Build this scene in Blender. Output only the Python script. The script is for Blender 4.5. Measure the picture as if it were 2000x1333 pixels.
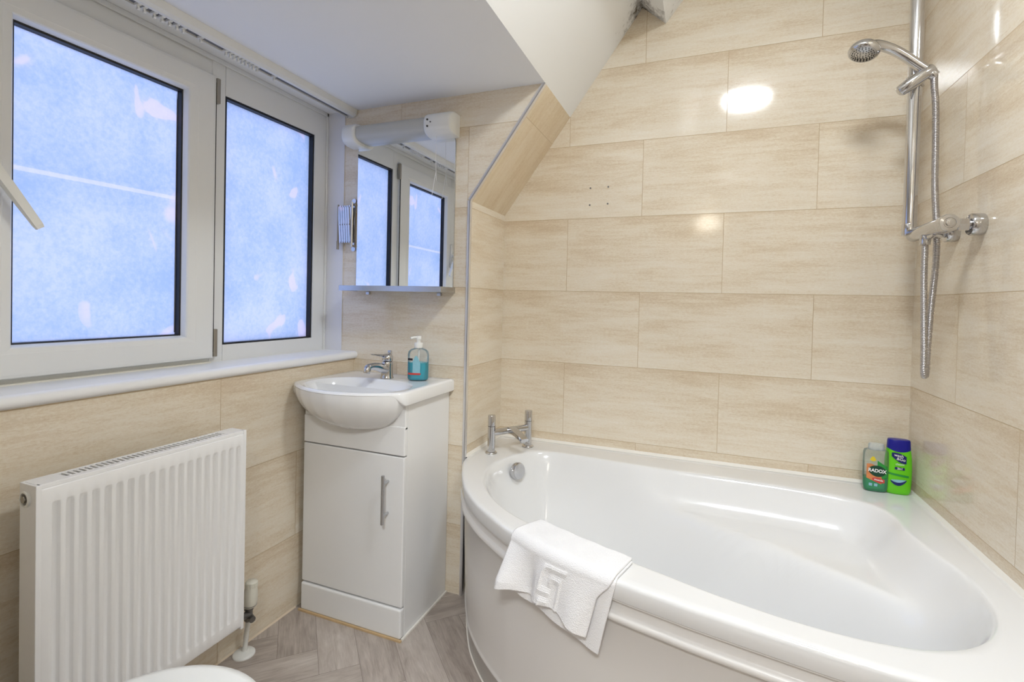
import bpy, bmesh, math, random
from mathutils import Vector, Matrix, Euler
from math import pi, sin, cos, sqrt, radians

random.seed(7)
for o in list(bpy.data.objects):
    bpy.data.objects.remove(o, do_unlink=True)
scene = bpy.context.scene
COL = scene.collection

# ---------------------------------------------------------------- camera
cam_data = bpy.data.cameras.new('camera')
cam = bpy.data.objects.new('camera', cam_data)
COL.objects.link(cam)
R_ = Vector((0.9307, 0.3650, 0.0234)); U_ = Vector((-0.0279, 0.0068, 0.9996)); F_ = Vector((-0.3646, 0.9310, -0.0165))
F_.normalize(); R_ = (R_ - F_ * R_.dot(F_)).normalized(); U_ = R_.cross(F_)
cam.matrix_world = Matrix(((R_.x, U_.x, -F_.x, 0.8286), (R_.y, U_.y, -F_.y, -2.0036), (R_.z, U_.z, -F_.z, 1.1173), (0, 0, 0, 1)))
cam_data.sensor_width = 36.0
cam_data.lens = 964.39 / 2000 * 36.0
cam_data.shift_y = -61.23 / 2000
cam_data.clip_start = 0.01
scene.camera = cam

# ---------------------------------------------------------------- world and view
world = bpy.data.worlds.new('world')
scene.world = world
world.use_nodes = True
bg = world.node_tree.nodes['Background']
bg.inputs[0].default_value = (0.77, 0.80, 0.93, 1)
bg.inputs[1].default_value = 0.93
scene.view_settings.view_transform = 'Standard'
scene.view_settings.look = 'None'
scene.view_settings.gamma = 1
scene.view_settings.use_curve_mapping = False
scene.view_settings.exposure = 1.10
LAMP = 40.0          # strength of the ceiling lamp's diffuser

# ---------------------------------------------------------------- materials
def new_mat(name):
    m = bpy.data.materials.new(name)
    m.use_nodes = True
    nt = m.node_tree
    return m, nt, nt.nodes, nt.links, nt.nodes['Principled BSDF']

def srgb(r, g, b):
    f = lambda c: ((c / 255) / 12.92) if c / 255 <= 0.04045 else (((c / 255) + 0.055) / 1.055) ** 2.4
    return (f(r), f(g), f(b), 1)

def plain(name, col, rough=0.4, metal=0.0, coat=0.0, bump=0.0, bscale=80, var=0.0, vscale=6, spec=None):
    m, nt, N, L, P = new_mat(name)
    P.inputs['Base Color'].default_value = col
    P.inputs['Roughness'].default_value = rough
    P.inputs['Metallic'].default_value = metal
    P.inputs['Coat Weight'].default_value = coat
    if spec is not None:
        P.inputs['Specular IOR Level'].default_value = spec
    tc = N.new('ShaderNodeTexCoord')
    if var > 0:
        n = N.new('ShaderNodeTexNoise'); n.inputs['Scale'].default_value = vscale; n.inputs['Detail'].default_value = 4
        L.new(tc.outputs['Object'], n.inputs['Vector'])
        mx = N.new('ShaderNodeMixRGB'); mx.blend_type = 'MIX'
        mx.inputs[1].default_value = col
        mx.inputs[2].default_value = (col[0] * (1 - var), col[1] * (1 - var), col[2] * (1 - var), 1)
        L.new(n.outputs['Fac'], mx.inputs[0]); L.new(mx.outputs[0], P.inputs['Base Color'])
    if bump > 0:
        n2 = N.new('ShaderNodeTexNoise'); n2.inputs['Scale'].default_value = bscale; n2.inputs['Detail'].default_value = 3
        L.new(tc.outputs['Object'], n2.inputs['Vector'])
        b = N.new('ShaderNodeBump'); b.inputs['Strength'].default_value = bump; b.inputs['Distance'].default_value = 0.002
        L.new(n2.outputs['Fac'], b.inputs['Height']); L.new(b.outputs[0], P.inputs['Normal'])
    return m

def math_node(N, L, op, a, b=None, c=None, clamp=False):
    n = N.new('ShaderNodeMath'); n.operation = op; n.use_clamp = clamp
    for i, v in enumerate((a, b, c)):
        if v is None: continue
        if isinstance(v, (int, float)): n.inputs[i].default_value = v
        else: L.new(v, n.inputs[i])
    return n.outputs[0]

def tile_mat(name, offset=0.5, rowh=0.3, tint=(1, 0.982, 0.945)):
    m, nt, N, L, P = new_mat(name)
    uv = N.new('ShaderNodeUVMap')
    br = N.new('ShaderNodeTexBrick')
    br.offset = offset; br.offset_frequency = 2; br.squash = 1.0; br.squash_frequency = 2
    br.inputs['Color1'].default_value = (0, 0, 0, 1); br.inputs['Color2'].default_value = (1, 1, 1, 1)
    br.inputs['Mortar'].default_value = (0.5, 0.5, 0.5, 1)
    br.inputs['Scale'].default_value = 1.0
    br.inputs['Mortar Size'].default_value = 0.0010
    br.inputs['Mortar Smooth'].default_value = 0.3
    br.inputs['Brick Width'].default_value = 0.5976
    br.inputs['Row Height'].default_value = rowh
    L.new(uv.outputs[0], br.inputs['Vector'])
    sep = N.new('ShaderNodeSeparateXYZ'); L.new(uv.outputs[0], sep.inputs[0])
    rnd = N.new('ShaderNodeSeparateColor'); L.new(br.outputs['Color'], rnd.inputs[0])
    r = rnd.outputs[0]
    # large streaks, stretched along the tile
    def noise(sx, sy, detail, rough, k, dist=0.0):
        cx = math_node(N, L, 'MULTIPLY_ADD', sep.outputs[0], sx, math_node(N, L, 'MULTIPLY', r, 37.0 * k))
        cy = math_node(N, L, 'MULTIPLY_ADD', sep.outputs[1], sy, math_node(N, L, 'MULTIPLY', r, 53.0 * k))
        cb = N.new('ShaderNodeCombineXYZ'); L.new(cx, cb.inputs[0]); L.new(cy, cb.inputs[1])
        n = N.new('ShaderNodeTexNoise'); n.inputs['Scale'].default_value = 1
        n.inputs['Detail'].default_value = detail; n.inputs['Roughness'].default_value = rough
        n.inputs['Distortion'].default_value = dist
        L.new(cb.outputs[0], n.inputs['Vector'])
        return n.outputs['Fac']
    a = noise(2.6, 17, 5, 0.60, 1.0, 0.35)
    b = noise(9, 90, 6, 0.75, 1.7, 0.3)
    c = noise(90, 240, 3, 0.8, 2.1)
    mix = math_node(N, L, 'MULTIPLY_ADD', b, 0.40, math_node(N, L, 'MULTIPLY_ADD', c, 0.46, math_node(N, L, 'MULTIPLY', a, 0.52)))
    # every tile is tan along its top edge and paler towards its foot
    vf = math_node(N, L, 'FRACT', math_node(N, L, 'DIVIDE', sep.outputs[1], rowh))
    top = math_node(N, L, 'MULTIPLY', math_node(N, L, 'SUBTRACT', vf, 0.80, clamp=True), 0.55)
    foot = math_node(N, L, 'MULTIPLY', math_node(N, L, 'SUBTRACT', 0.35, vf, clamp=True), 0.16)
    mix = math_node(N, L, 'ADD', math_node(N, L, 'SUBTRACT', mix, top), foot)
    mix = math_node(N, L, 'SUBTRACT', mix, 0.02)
    ramp = N.new('ShaderNodeValToRGB')
    cr = ramp.color_ramp
    cr.elements[0].position = 0.47; cr.elements[0].color = srgb(212, 193, 167)
    cr.elements[1].position = 0.88; cr.elements[1].color = srgb(241, 235, 224)
    e = cr.elements.new(0.60); e.color = srgb(225, 211, 189)
    e = cr.elements.new(0.70); e.color = srgb(234, 224, 207)
    L.new(mix, ramp.inputs[0])
    # tiny pale flecks
    vor = N.new('ShaderNodeTexNoise'); vor.inputs['Scale'].default_value = 1; vor.inputs['Detail'].default_value = 2
    cb = N.new('ShaderNodeCombineXYZ')
    L.new(math_node(N, L, 'MULTIPLY', sep.outputs[0], 110), cb.inputs[0]); L.new(math_node(N, L, 'MULTIPLY', sep.outputs[1], 300), cb.inputs[1])
    L.new(cb.outputs[0], vor.inputs['Vector'])
    fl = math_node(N, L, 'MULTIPLY', math_node(N, L, 'SUBTRACT', vor.outputs['Fac'], 0.62, clamp=True), 3.0, clamp=True)
    m1 = N.new('ShaderNodeMixRGB'); m1.inputs[2].default_value = srgb(246, 242, 234)
    L.new(fl, m1.inputs[0]); L.new(ramp.outputs[0], m1.inputs[1])
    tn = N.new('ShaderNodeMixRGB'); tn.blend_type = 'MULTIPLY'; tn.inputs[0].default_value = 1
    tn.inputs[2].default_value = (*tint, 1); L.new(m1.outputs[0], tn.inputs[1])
    m2 = N.new('ShaderNodeMixRGB'); m2.inputs[2].default_value = srgb(196, 172, 136)
    L.new(br.outputs['Fac'], m2.inputs[0]); L.new(tn.outputs[0], m2.inputs[1])
    L.new(m2.outputs[0], P.inputs['Base Color'])
    P.inputs['Roughness'].default_value = 0.10
    rr = math_node(N, L, 'MULTIPLY_ADD', br.outputs['Fac'], 0.5, 0.09)
    L.new(rr, P.inputs['Roughness'])
    bp = N.new('ShaderNodeBump'); bp.invert = True; bp.inputs['Strength'].default_value = 0.6; bp.inputs['Distance'].default_value = 0.001
    L.new(br.outputs['Fac'], bp.inputs['Height'])
    bn = N.new('ShaderNodeTexNoise'); bn.inputs['Scale'].default_value = 5; bn.inputs['Detail'].default_value = 1
    L.new(uv.outputs[0], bn.inputs['Vector'])
    bp2 = N.new('ShaderNodeBump'); bp2.inputs['Strength'].default_value = 0.10; bp2.inputs['Distance'].default_value = 0.004
    L.new(bn.outputs['Fac'], bp2.inputs['Height']); L.new(bp.outputs[0], bp2.inputs['Normal'])
    L.new(bp2.outputs[0], P.inputs['Normal'])
    return m

M = {}
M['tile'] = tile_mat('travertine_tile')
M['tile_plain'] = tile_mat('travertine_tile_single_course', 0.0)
M['tile_soffit_shade'] = tile_mat('travertine_tile_soffit_shade', 0.0, 0.9, (0.99, 0.92, 0.80))  # same tile, browner tint stands in for shade on the downward face
M['paint'] = plain('white_paint', srgb(247, 247, 245), 0.75, bump=0.04, bscale=160, spec=0.2)
M['upvc'] = plain('white_upvc', srgb(238, 239, 238), 0.32, var=0.03, vscale=3)
M['liner'] = plain('white_liner', srgb(234, 234, 238), 0.4, var=0.03)
M['sill'] = plain('white_gloss_sill', srgb(249, 249, 250), 0.25, var=0.02)
M['acrylic'] = plain('white_acrylic', srgb(234, 234, 234), 0.12, coat=0.3)
M['panel'] = plain('bath_panel_plastic', srgb(228, 225, 222), 0.22)
M['ceramic'] = plain('white_ceramic', srgb(243, 243, 243), 0.08, coat=0.3)
M['cab'] = plain('cabinet_gloss_white', srgb(238, 238, 238), 0.14)
M['rad'] = plain('radiator_enamel', srgb(250, 250, 251), 0.28)
M['chrome'] = plain('chrome', (0.60, 0.60, 0.615, 1), 0.09, metal=1)
M['alu'] = plain('brushed_aluminium', (0.56, 0.57, 0.59, 1), 0.25, metal=1)
M['trimalu'] = plain('bright_trim', (0.86, 0.86, 0.88, 1), 0.38, metal=1)
M['steel'] = plain('worn_steel', (0.36, 0.33, 0.28, 1), 0.4, metal=0.8)
M['hose'] = plain('hose_metal', (0.50, 0.48, 0.48, 1), 0.28, metal=1)
M['brass'] = plain('dark_valve_metal', (0.20, 0.195, 0.19, 1), 0.35, metal=0.9)
M['black'] = plain('black_rubber', (0.006, 0.006, 0.008, 1), 0.5)
M['dark'] = plain('dark_gap', (0.03, 0.028, 0.025, 1), 0.7)
M['seam'] = plain('plank_seam', srgb(120, 108, 98), 0.7)
M['hall'] = plain('hall_paint', srgb(176, 166, 152), 0.7)
M['hallfloor'] = plain('hall_carpet', srgb(96, 84, 74), 0.95)
M['grey'] = plain('grey_slot', (0.16, 0.16, 0.17, 1), 0.5)
M['wplastic'] = plain('white_plastic', srgb(238, 238, 234), 0.3)
M['ivory'] = plain('ivory_plastic', srgb(232, 229, 216), 0.35, var=0.04)
M['sealant'] = plain('sealant', srgb(240, 236, 228), 0.5)
M['sealant_old'] = plain('old_sealant', srgb(228, 210, 186), 0.5)
M['stained'] = plain('stained_sealant', srgb(222, 190, 145), 0.5, var=0.35, vscale=14)
M['mirror'] = plain('mirror_silver', (0.90, 0.92, 0.92, 1), 0.0, metal=1)
M['towel'] = plain('terry_towel', srgb(247, 246, 247), 0.95, bump=0.9, bscale=420, spec=0.1)

# frosted window film: lets daylight through
def film_mat():
    m, nt, N, L, P = new_mat('frosted_film_glass')
    N.remove(P)
    out = [n for n in N if n.type == 'OUTPUT_MATERIAL'][0]
    tc = N.new('ShaderNodeTexCoord')
    def nz(s, d, r=0.6, dist=0.0, w=None):
        n = N.new('ShaderNodeTexNoise'); n.inputs['Scale'].default_value = s; n.inputs['Detail'].default_value = d
        n.inputs['Roughness'].default_value = r; n.inputs['Distortion'].default_value = dist
        if w is not None:
            mp = N.new('ShaderNodeMapping'); mp.inputs['Location'].default_value = (w, w * 2, w * 3)
            mp.inputs['Scale'].default_value = (1, 1, 0.75)
            L.new(tc.outputs['Object'], mp.inputs[0]); L.new(mp.outputs[0], n.inputs['Vector'])
        else:
            L.new(tc.outputs['Object'], n.inputs['Vector'])
        return n.outputs['Fac']
    ramp = N.new('ShaderNodeValToRGB'); cr = ramp.color_ramp
    cr.elements[0].position = 0.38; cr.elements[0].color = srgb(196, 214, 239)
    cr.elements[1].position = 0.60; cr.elements[1].color = srgb(224, 231, 252)
    mixn = math_node(N, L, 'MULTIPLY_ADD', nz(85, 3, 0.7), 0.55, math_node(N, L, 'MULTIPLY', nz(5, 3), 0.45))
    L.new(mixn, ramp.inputs[0])
    # pale glue patches left in the film
    pt = N.new('ShaderNodeValToRGB'); pt.color_ramp.elements[0].position = 0.625; pt.color_ramp.elements[1].position = 0.645
    L.new(nz(9, 1.5, 0.5, 0.6, 3.1), pt.inputs[0])
    mx = N.new('ShaderNodeMixRGB'); mx.inputs[2].default_value = srgb(240, 234, 252)
    L.new(math_node(N, L, 'MULTIPLY', pt.outputs[0], 0.75), mx.inputs[0]); L.new(ramp.outputs[0], mx.inputs[1])
    # overlap where two sheets of film meet, on the opening sash only
    geo = N.new('ShaderNodeNewGeometry'); sp = N.new('ShaderNodeSeparateXYZ'); L.new(geo.outputs['Position'], sp.inputs[0])
    zz = math_node(N, L, 'SUBTRACT', sp.outputs[2], math_node(N, L, 'MULTIPLY_ADD', sp.outputs[1], 0.010, 1.4205))
    band = math_node(N, L, 'LESS_THAN', math_node(N, L, 'ABSOLUTE', zz), 0.0055)
    band = math_node(N, L, 'MULTIPLY', math_node(N, L, 'MULTIPLY', band, math_node(N, L, 'LESS_THAN', sp.outputs[1], -0.93)), 0.55)
    mb = N.new('ShaderNodeMixRGB'); mb.inputs[2].default_value = srgb(252, 246, 244)
    L.new(band, mb.inputs[0]); L.new(mx.outputs[0], mb.inputs[1]); mx = mb
    tr = N.new('ShaderNodeBsdfTranslucent'); df = N.new('ShaderNodeBsdfDiffuse'); gl = N.new('ShaderNodeBsdfGlossy')
    gl.inputs['Roughness'].default_value = 0.25
    L.new(mx.outputs[0], tr.inputs['Color']); df.inputs['Color'].default_value = (0.5, 0.52, 0.56, 1)
    s1 = N.new('ShaderNodeMixShader'); s1.inputs[0].default_value = 0.85
    L.new(df.outputs[0], s1.inputs[1]); L.new(tr.outputs[0], s1.inputs[2])
    s2 = N.new('ShaderNodeMixShader'); s2.inputs[0].default_value = 0.03
    L.new(s1.outputs[0], s2.inputs[1]); L.new(gl.outputs[0], s2.inputs[2])
    L.new(s2.outputs[0], out.inputs['Surface'])
    return m
M['film'] = film_mat()

def clear_mat(name, col, rough=0.03, alpha_t=0.85):
    m, nt, N, L, P = new_mat(name)
    P.inputs['Base Color'].default_value = col
    P.inputs['Roughness'].default_value = rough
    P.inputs['Transmission Weight'].default_value = alpha_t
    P.inputs['IOR'].default_value = 1.2
    return m
def thin_clear(name, col, opac, rough=0.08):
    m, nt, N, L, P = new_mat(name)
    P.inputs['Base Color'].default_value = col; P.inputs['Roughness'].default_value = rough
    out = [n for n in N if n.type == 'OUTPUT_MATERIAL'][0]
    tr = N.new('ShaderNodeBsdfTransparent'); tr.inputs[0].default_value = (0.97, 0.985, 0.985, 1)
    fr = N.new('ShaderNodeFresnel'); fr.inputs[0].default_value = 1.45
    mx = N.new('ShaderNodeMixShader')
    L.new(math_node(N, L, 'ADD', fr.outputs[0], opac, clamp=True), mx.inputs[0])
    L.new(tr.outputs[0], mx.inputs[1]); L.new(P.outputs[0], mx.inputs[2]); L.new(mx.outputs[0], out.inputs['Surface'])
    return m
M['clearplastic'] = thin_clear('clear_plastic', (0.8, 0.84, 0.84, 1), 0.05)
M['clearcap'] = thin_clear('frosted_cap', (0.86, 0.9, 0.92, 1), 0.30, 0.2)
M['shelfglass'] = thin_clear('shelf_glass', (0.75, 0.8, 0.8, 1), 0.04, 0.05)
M['bluegel'] = clear_mat('blue_soap', srgb(30, 210, 235), 0.05, 0.12)
M['greengel'] = clear_mat('green_gel', srgb(10, 186, 118), 0.08, 0.0)
M['diffuser'] = plain('ribbed_diffuser', srgb(196, 196, 190), 0.3, var=0.06, vscale=20)
M['lime'] = plain('lime_plastic', srgb(104, 208, 16), 0.28)
M['navy'] = plain('navy_plastic', srgb(10, 14, 140), 0.28)
M['label_navy'] = plain('label_navy', srgb(14, 24, 104), 0.4)
M['label_white'] = plain('label_white', srgb(245, 245, 245), 0.4)
M['label_green'] = plain('label_dark_green', srgb(8, 66, 44), 0.4)
M['label_mid'] = plain('label_mid_green', srgb(40, 150, 60), 0.4)
M['label_red'] = plain('label_red', srgb(205, 70, 62), 0.4)
M['label_orange'] = plain('label_orange', srgb(238, 150, 90), 0.4, var=0.4, vscale=90)
M['label_yellow'] = plain('label_yellow', srgb(225, 200, 40), 0.4)
M['label_pale'] = plain('label_pale_blue', srgb(150, 205, 220), 0.4, var=0.2, vscale=120)
M['label_black'] = plain('label_black', srgb(30, 30, 40), 0.4)

def lamp_mat():
    m, nt, N, L, P = new_mat('lamp_diffuser')
    P.inputs['Base Color'].default_value = (0.9, 0.9, 0.88, 1)
    P.inputs['Emission Color'].default_value = (0.885, 0.945, 1.0, 1)
    P.inputs['Emission Strength'].default_value = LAMP
    return m
M['lamp'] = lamp_mat()
M['lamp_warm'] = lamp_mat()
M['lamp_warm'].node_tree.nodes['Principled BSDF'].inputs['Emission Color'].default_value = (1.0, 0.90, 0.74, 1)
M['lamp_warm'].node_tree.nodes['Principled BSDF'].inputs['Emission Strength'].default_value = 7
M['lamp_fill'] = lamp_mat()  # added fill light out of view, brightens the left of the room
M['lamp_fill'].node_tree.nodes['Principled BSDF'].inputs['Emission Color'].default_value = (0.93, 0.97, 1.0, 1)
M['lamp_fill'].node_tree.nodes['Principled BSDF'].inputs['Emission Strength'].default_value = 34

def paint_mould():
    m, nt, N, L, P = new_mat('white_paint_with_mould')
    P.inputs['Roughness'].default_value = 0.75; P.inputs['Specular IOR Level'].default_value = 0.2
    geo = N.new('ShaderNodeNewGeometry')
    vs = N.new('ShaderNodeVectorMath'); vs.operation = 'SUBTRACT'; vs.inputs[1].default_value = (0.575, -0.01, 2.29)
    L.new(geo.outputs['Position'], vs.inputs[0])
    ln = N.new('ShaderNodeVectorMath'); ln.operation = 'LENGTH'; L.new(vs.outputs[0], ln.inputs[0])
    n = N.new('ShaderNodeTexNoise'); n.inputs['Scale'].default_value = 30; n.inputs['Detail'].default_value = 6; n.inputs['Roughness'].default_value = 0.75
    L.new(geo.outputs['Position'], n.inputs['Vector'])
    a = math_node(N, L, 'SUBTRACT', 0.98, math_node(N, L, 'MULTIPLY', ln.outputs['Value'], 4.2), clamp=True)
    b = math_node(N, L, 'SUBTRACT', math_node(N, L, 'MULTIPLY_ADD', n.outputs['Fac'], 1.5, math_node(N, L, 'MULTIPLY', a, 0.75)), 1.12, clamp=True)
    f = math_node(N, L, 'MULTIPLY', b, 2.2, clamp=True)
    mx = N.new('ShaderNodeMixRGB'); mx.inputs[1].default_value = srgb(248, 248, 247); mx.inputs[2].default_value = srgb(92, 80, 62)
    L.new(f, mx.inputs[0]); L.new(mx.outputs[0], P.inputs['Base Color'])
    return m
M['paint_mould'] = paint_mould()

def floor_mat():
    m, nt, N, L, P = new_mat('grey_oak_vinyl')
    uv = N.new('ShaderNodeUVMap')
    at = N.new('ShaderNodeVertexColor'); at.layer_name = 'plank'
    sepc = N.new('ShaderNodeSeparateColor'); L.new(at.outputs[0], sepc.inputs[0])
    sep = N.new('ShaderNodeSeparateXYZ'); L.new(uv.outputs[0], sep.inputs[0])
    def nz(sx, sy, d, k, dist=0):
        cb = N.new('ShaderNodeCombineXYZ')
        L.new(math_node(N, L, 'MULTIPLY', sep.outputs[0], sx), cb.inputs[0])
        L.new(math_node(N, L, 'MULTIPLY', sep.outputs[1], sy), cb.inputs[1])
        L.new(math_node(N, L, 'MULTIPLY', sepc.outputs[0], 40.0 * k), cb.inputs[2])
        n = N.new('ShaderNodeTexNoise'); n.inputs['Scale'].default_value = 1; n.inputs['Detail'].default_value = d
        n.inputs['Roughness'].default_value = 0.65; n.inputs['Distortion'].default_value = dist
        L.new(cb.outputs[0], n.inputs['Vector'])
        return n.outputs['Fac']
    a = nz(5, 28, 4, 1, 1.2); b = nz(18, 210, 4, 2, 0.2); c = nz(7, 9, 2, 3, 0.5)
    mix = math_node(N, L, 'MULTIPLY_ADD', a, 0.5, math_node(N, L, 'MULTIPLY_ADD', b, 0.3, math_node(N, L, 'MULTIPLY', c, 0.25)))
    mix = math_node(N, L, 'MULTIPLY_ADD', math_node(N, L, 'SUBTRACT', sepc.outputs[1], 0.5), 0.10, mix)
    ramp = N.new('ShaderNodeValToRGB'); cr = ramp.color_ramp
    cr.elements[0].position = 0.32; cr.elements[0].color = srgb(146, 134, 125)
    cr.elements[1].position = 0.72; cr.elements[1].color = srgb(206, 197, 189)
    e = cr.elements.new(0.52); e.color = srgb(180, 169, 160)
    L.new(mix, ramp.inputs[0]); L.new(ramp.outputs[0], P.inputs['Base Color'])
    P.inputs['Roughness'].default_value = 0.42
    bp = N.new('ShaderNodeBump'); bp.inputs['Strength'].default_value = 0.12; bp.inputs['Distance'].default_value = 0.001
    L.new(b, bp.inputs['Height']); L.new(bp.outputs[0], P.inputs['Normal'])
    return m
M['floor'] = floor_mat()

# ---------------------------------------------------------------- mesh helpers
def finish(name, bm, mat, parent=None, smooth=False, angle=None, origin=None):
    me = bpy.data.meshes.new(name)
    if origin is not None:
        bmesh.ops.translate(bm, verts=bm.verts, vec=-Vector(origin))
    bm.to_mesh(me); bm.free()
    mats = mat if isinstance(mat, (list, tuple)) else [mat]
    for mm in mats:
        me.materials.append(M[mm] if isinstance(mm, str) else mm)
    if smooth:
        for p in me.polygons: p.use_smooth = True
        if angle:
            try: me.set_sharp_from_angle(angle=radians(angle))
            except Exception: pass
    o = bpy.data.objects.new(name, me)
    COL.objects.link(o)
    if origin is not None: o.location = origin
    if parent is not None: o.parent = parent
    return o

def thing(name, label, cat, loc=(0, 0, 0), group=None):
    o = bpy.data.objects.new(name, None); COL.objects.link(o)
    o.empty_display_size = 0.05
    o.location = loc
    o['label'] = label; o['category'] = cat
    if group: o['group'] = group
    return o

def tag(o, label, cat, group=None):
    o['label'] = label; o['category'] = cat
    if group: o['group'] = group
    return o

def struct(o):
    o['kind'] = 'structure'
    return o

def part(name, bm, mat, parent, smooth=False, angle=None):
    """bm in world coordinates; a top-level parent empty may sit anywhere"""
    o = finish(name, bm, mat, None, smooth, angle)
    off = Vector((0, 0, 0)); p = parent
    while p is not None:
        off += p.location; p = p.parent
    o.parent = parent
    o.data.transform(Matrix.Translation(-off))
    return o

def bx(bm, x0, x1, y0, y1, z0, z1, bev=0.0, seg=2, mat=0):
    r = bmesh.ops.create_cube(bm, size=1)
    vs = r['verts']
    for v in vs:
        v.co = Vector(((x0 + x1) / 2 + v.co.x * (x1 - x0), (y0 + y1) / 2 + v.co.y * (y1 - y0), (z0 + z1) / 2 + v.co.z * (z1 - z0)))
    fs = list({f for v in vs for f in v.link_faces})
    if bev > 0:
        es = list({e for v in vs for e in v.link_edges})
        r2 = bmesh.ops.bevel(bm, geom=es, offset=bev, segments=seg, affect='EDGES', profile=0.5)
        fs = [f for f in r2['faces']] + [f for f in fs if f.is_valid]
    for f in fs:
        if f.is_valid: f.material_index = mat
    return bm

def box(*a, **k):
    return bx(bmesh.new(), *a, **k)

def cyl(bm, p0, p1, r0, r1=None, n=32, cap=True, bev=0.0):
    if r1 is None: r1 = r0
    p0 = Vector(p0); p1 = Vector(p1); d = p1 - p0; Lg = d.length
    prof = [(r0, 0), (r1, Lg)]
    if bev > 0:
        prof = [(r0 - bev, 0), (r0 - bev * 0.3, bev * 0.3), (r0, bev), (r1, Lg - bev), (r1 - bev * 0.3, Lg - bev * 0.3), (r1 - bev, Lg)]
    return lathe(bm, p0, d, prof, n, cap)

def lathe(bm, base, axis, prof, n=40, cap=True, sx=1.0, sy=1.0, xdir=None):
    base = Vector(base); ax = Vector(axis).normalized()
    if xdir is None:
        xdir = Vector((1, 0, 0)) if abs(ax.x) < 0.9 else Vector((0, 1, 0))
    x = (Vector(xdir) - ax * Vector(xdir).dot(ax)).normalized(); y = ax.cross(x)
    rings = []
    for r, h in prof:
        rings.append([bm.verts.new(base + ax * h + x * (cos(2 * pi * i / n) * r * sx) + y * (sin(2 * pi * i / n) * r * sy)) for i in range(n)])
    for a, b in zip(rings, rings[1:]):
        for i in range(n):
            bm.faces.new((a[i], a[(i + 1) % n], b[(i + 1) % n], b[i]))
    if cap:
        bm.faces.new(list(reversed(rings[0]))); bm.faces.new(rings[-1])
    return bm

def tube(bm, pts, r, n=12, cap=True, rfun=None):
    pts = [Vector(p) for p in pts]
    m = len(pts)
    t0 = (pts[1] - pts[0]).normalized()
    up = Vector((0, 0, 1)) if abs(t0.z) < 0.9 else Vector((1, 0, 0))
    x = (up - t0 * up.dot(t0)).normalized()
    rings = []
    for i in range(m):
        t = (pts[min(i + 1, m - 1)] - pts[max(i - 1, 0)]).normalized()
        x = (x - t * x.dot(t)).normalized(); y = t.cross(x)
        rr = rfun(i / (m - 1)) if rfun else r
        rings.append([bm.verts.new(pts[i] + x * (cos(2 * pi * k / n) * rr) + y * (sin(2 * pi * k / n) * rr)) for k in range(n)])
    for a, b in zip(rings, rings[1:]):
        for i in range(n):
            bm.faces.new((a[i], a[(i + 1) % n], b[(i + 1) % n], b[i]))
    if cap:
        bm.faces.new(list(reversed(rings[0]))); bm.faces.new(rings[-1])
    return bm

def spline(pts, per=10, closed=False):
    pts = [Vector(p) for p in pts]; n = len(pts); out = []
    rng = range(n) if closed else range(n - 1)
    for i in rng:
        if closed: a, b, c, d = pts[(i - 1) % n], pts[i], pts[(i + 1) % n], pts[(i + 2) % n]
        else: a, b, c, d = pts[max(i - 1, 0)], pts[i], pts[i + 1], pts[min(i + 2, n - 1)]
        for k in range(per):
            t = k / per
            out.append(0.5 * ((2 * b) + (c - a) * t + (2 * a - 5 * b + 4 * c - d) * t * t + (3 * b - a - 3 * c + d) * t ** 3))
    if not closed: out.append(pts[-1])
    return out

def prism(bm, poly, axis, a0, a1, mat=0):
    """extrude a 2-D polygon along an axis. axis 'y': poly is (x,z); 'x': (y,z); 'z': (x,y)"""
    def P(p, a):
        return {'y': (p[0], a, p[1]), 'x': (a, p[0], p[1]), 'z': (p[0], p[1], a)}[axis]
    A = [bm.verts.new(P(p, a0)) for p in poly]; B = [bm.verts.new(P(p, a1)) for p in poly]
    fs = [bm.faces.new(A), bm.faces.new(list(reversed(B)))]
    n = len(poly)
    for i in range(n):
        fs.append(bm.faces.new((A[i], B[i], B[(i + 1) % n], A[(i + 1) % n])))
    for f in fs: f.material_index = mat
    bmesh.ops.recalc_face_normals(bm, faces=fs)
    return fs

def uv_all(bm, fn):
    uv = bm.loops.layers.uv.new('UVMap')
    for f in bm.faces:
        for l in f.loops:
            l[uv].uv = fn(f, l.vert.co)

def ring_loft(bm, loops, close_last=False, mat=0):
    """loops: list of vertex-coordinate loops with the same count"""
    V = [[bm.verts.new(c) for c in lp] for lp in loops]
    n = len(V[0]); fs = []
    for a, b in zip(V, V[1:]):
        for i in range(n):
            fs.append(bm.faces.new((a[i], a[(i + 1) % n], b[(i + 1) % n], b[i])))
    if close_last: fs.append(bm.faces.new(V[-1]))
    for f in fs: f.material_index = mat
    return V, fs

def rect_x(y0, y1, z0, z1, x):
    return [(x, y0, z0), (x, y1, z0), (x, y1, z1), (x, y0, z1)]

def text_mesh(body, size, mat, parent, loc, rot, name='lettering', extrude=0.0003, bold=0.0, sx=1.0):
    cu = bpy.data.curves.new(name, 'FONT')
    cu.body = body; cu.size = size; cu.extrude = extrude; cu.align_x = 'CENTER'; cu.align_y = 'CENTER'; cu.offset = bold
    tmp = bpy.data.objects.new('tmp', cu); COL.objects.link(tmp)
    dg = bpy.context.evaluated_depsgraph_get()
    me = bpy.data.meshes.new_from_object(tmp.evaluated_get(dg))
    bpy.data.objects.remove(tmp, do_unlink=True)
    me.name = name; me.materials.clear(); me.materials.append(M[mat])
    o = bpy.data.objects.new(name, me); COL.objects.link(o)
    o.matrix_world = Matrix.Identity(4)
    me.transform(Matrix.Translation(loc) @ Euler(rot).to_matrix().to_4x4() @ Matrix.Diagonal((sx, 1, 1, 1)))
    o.parent = parent
    return o

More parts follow.
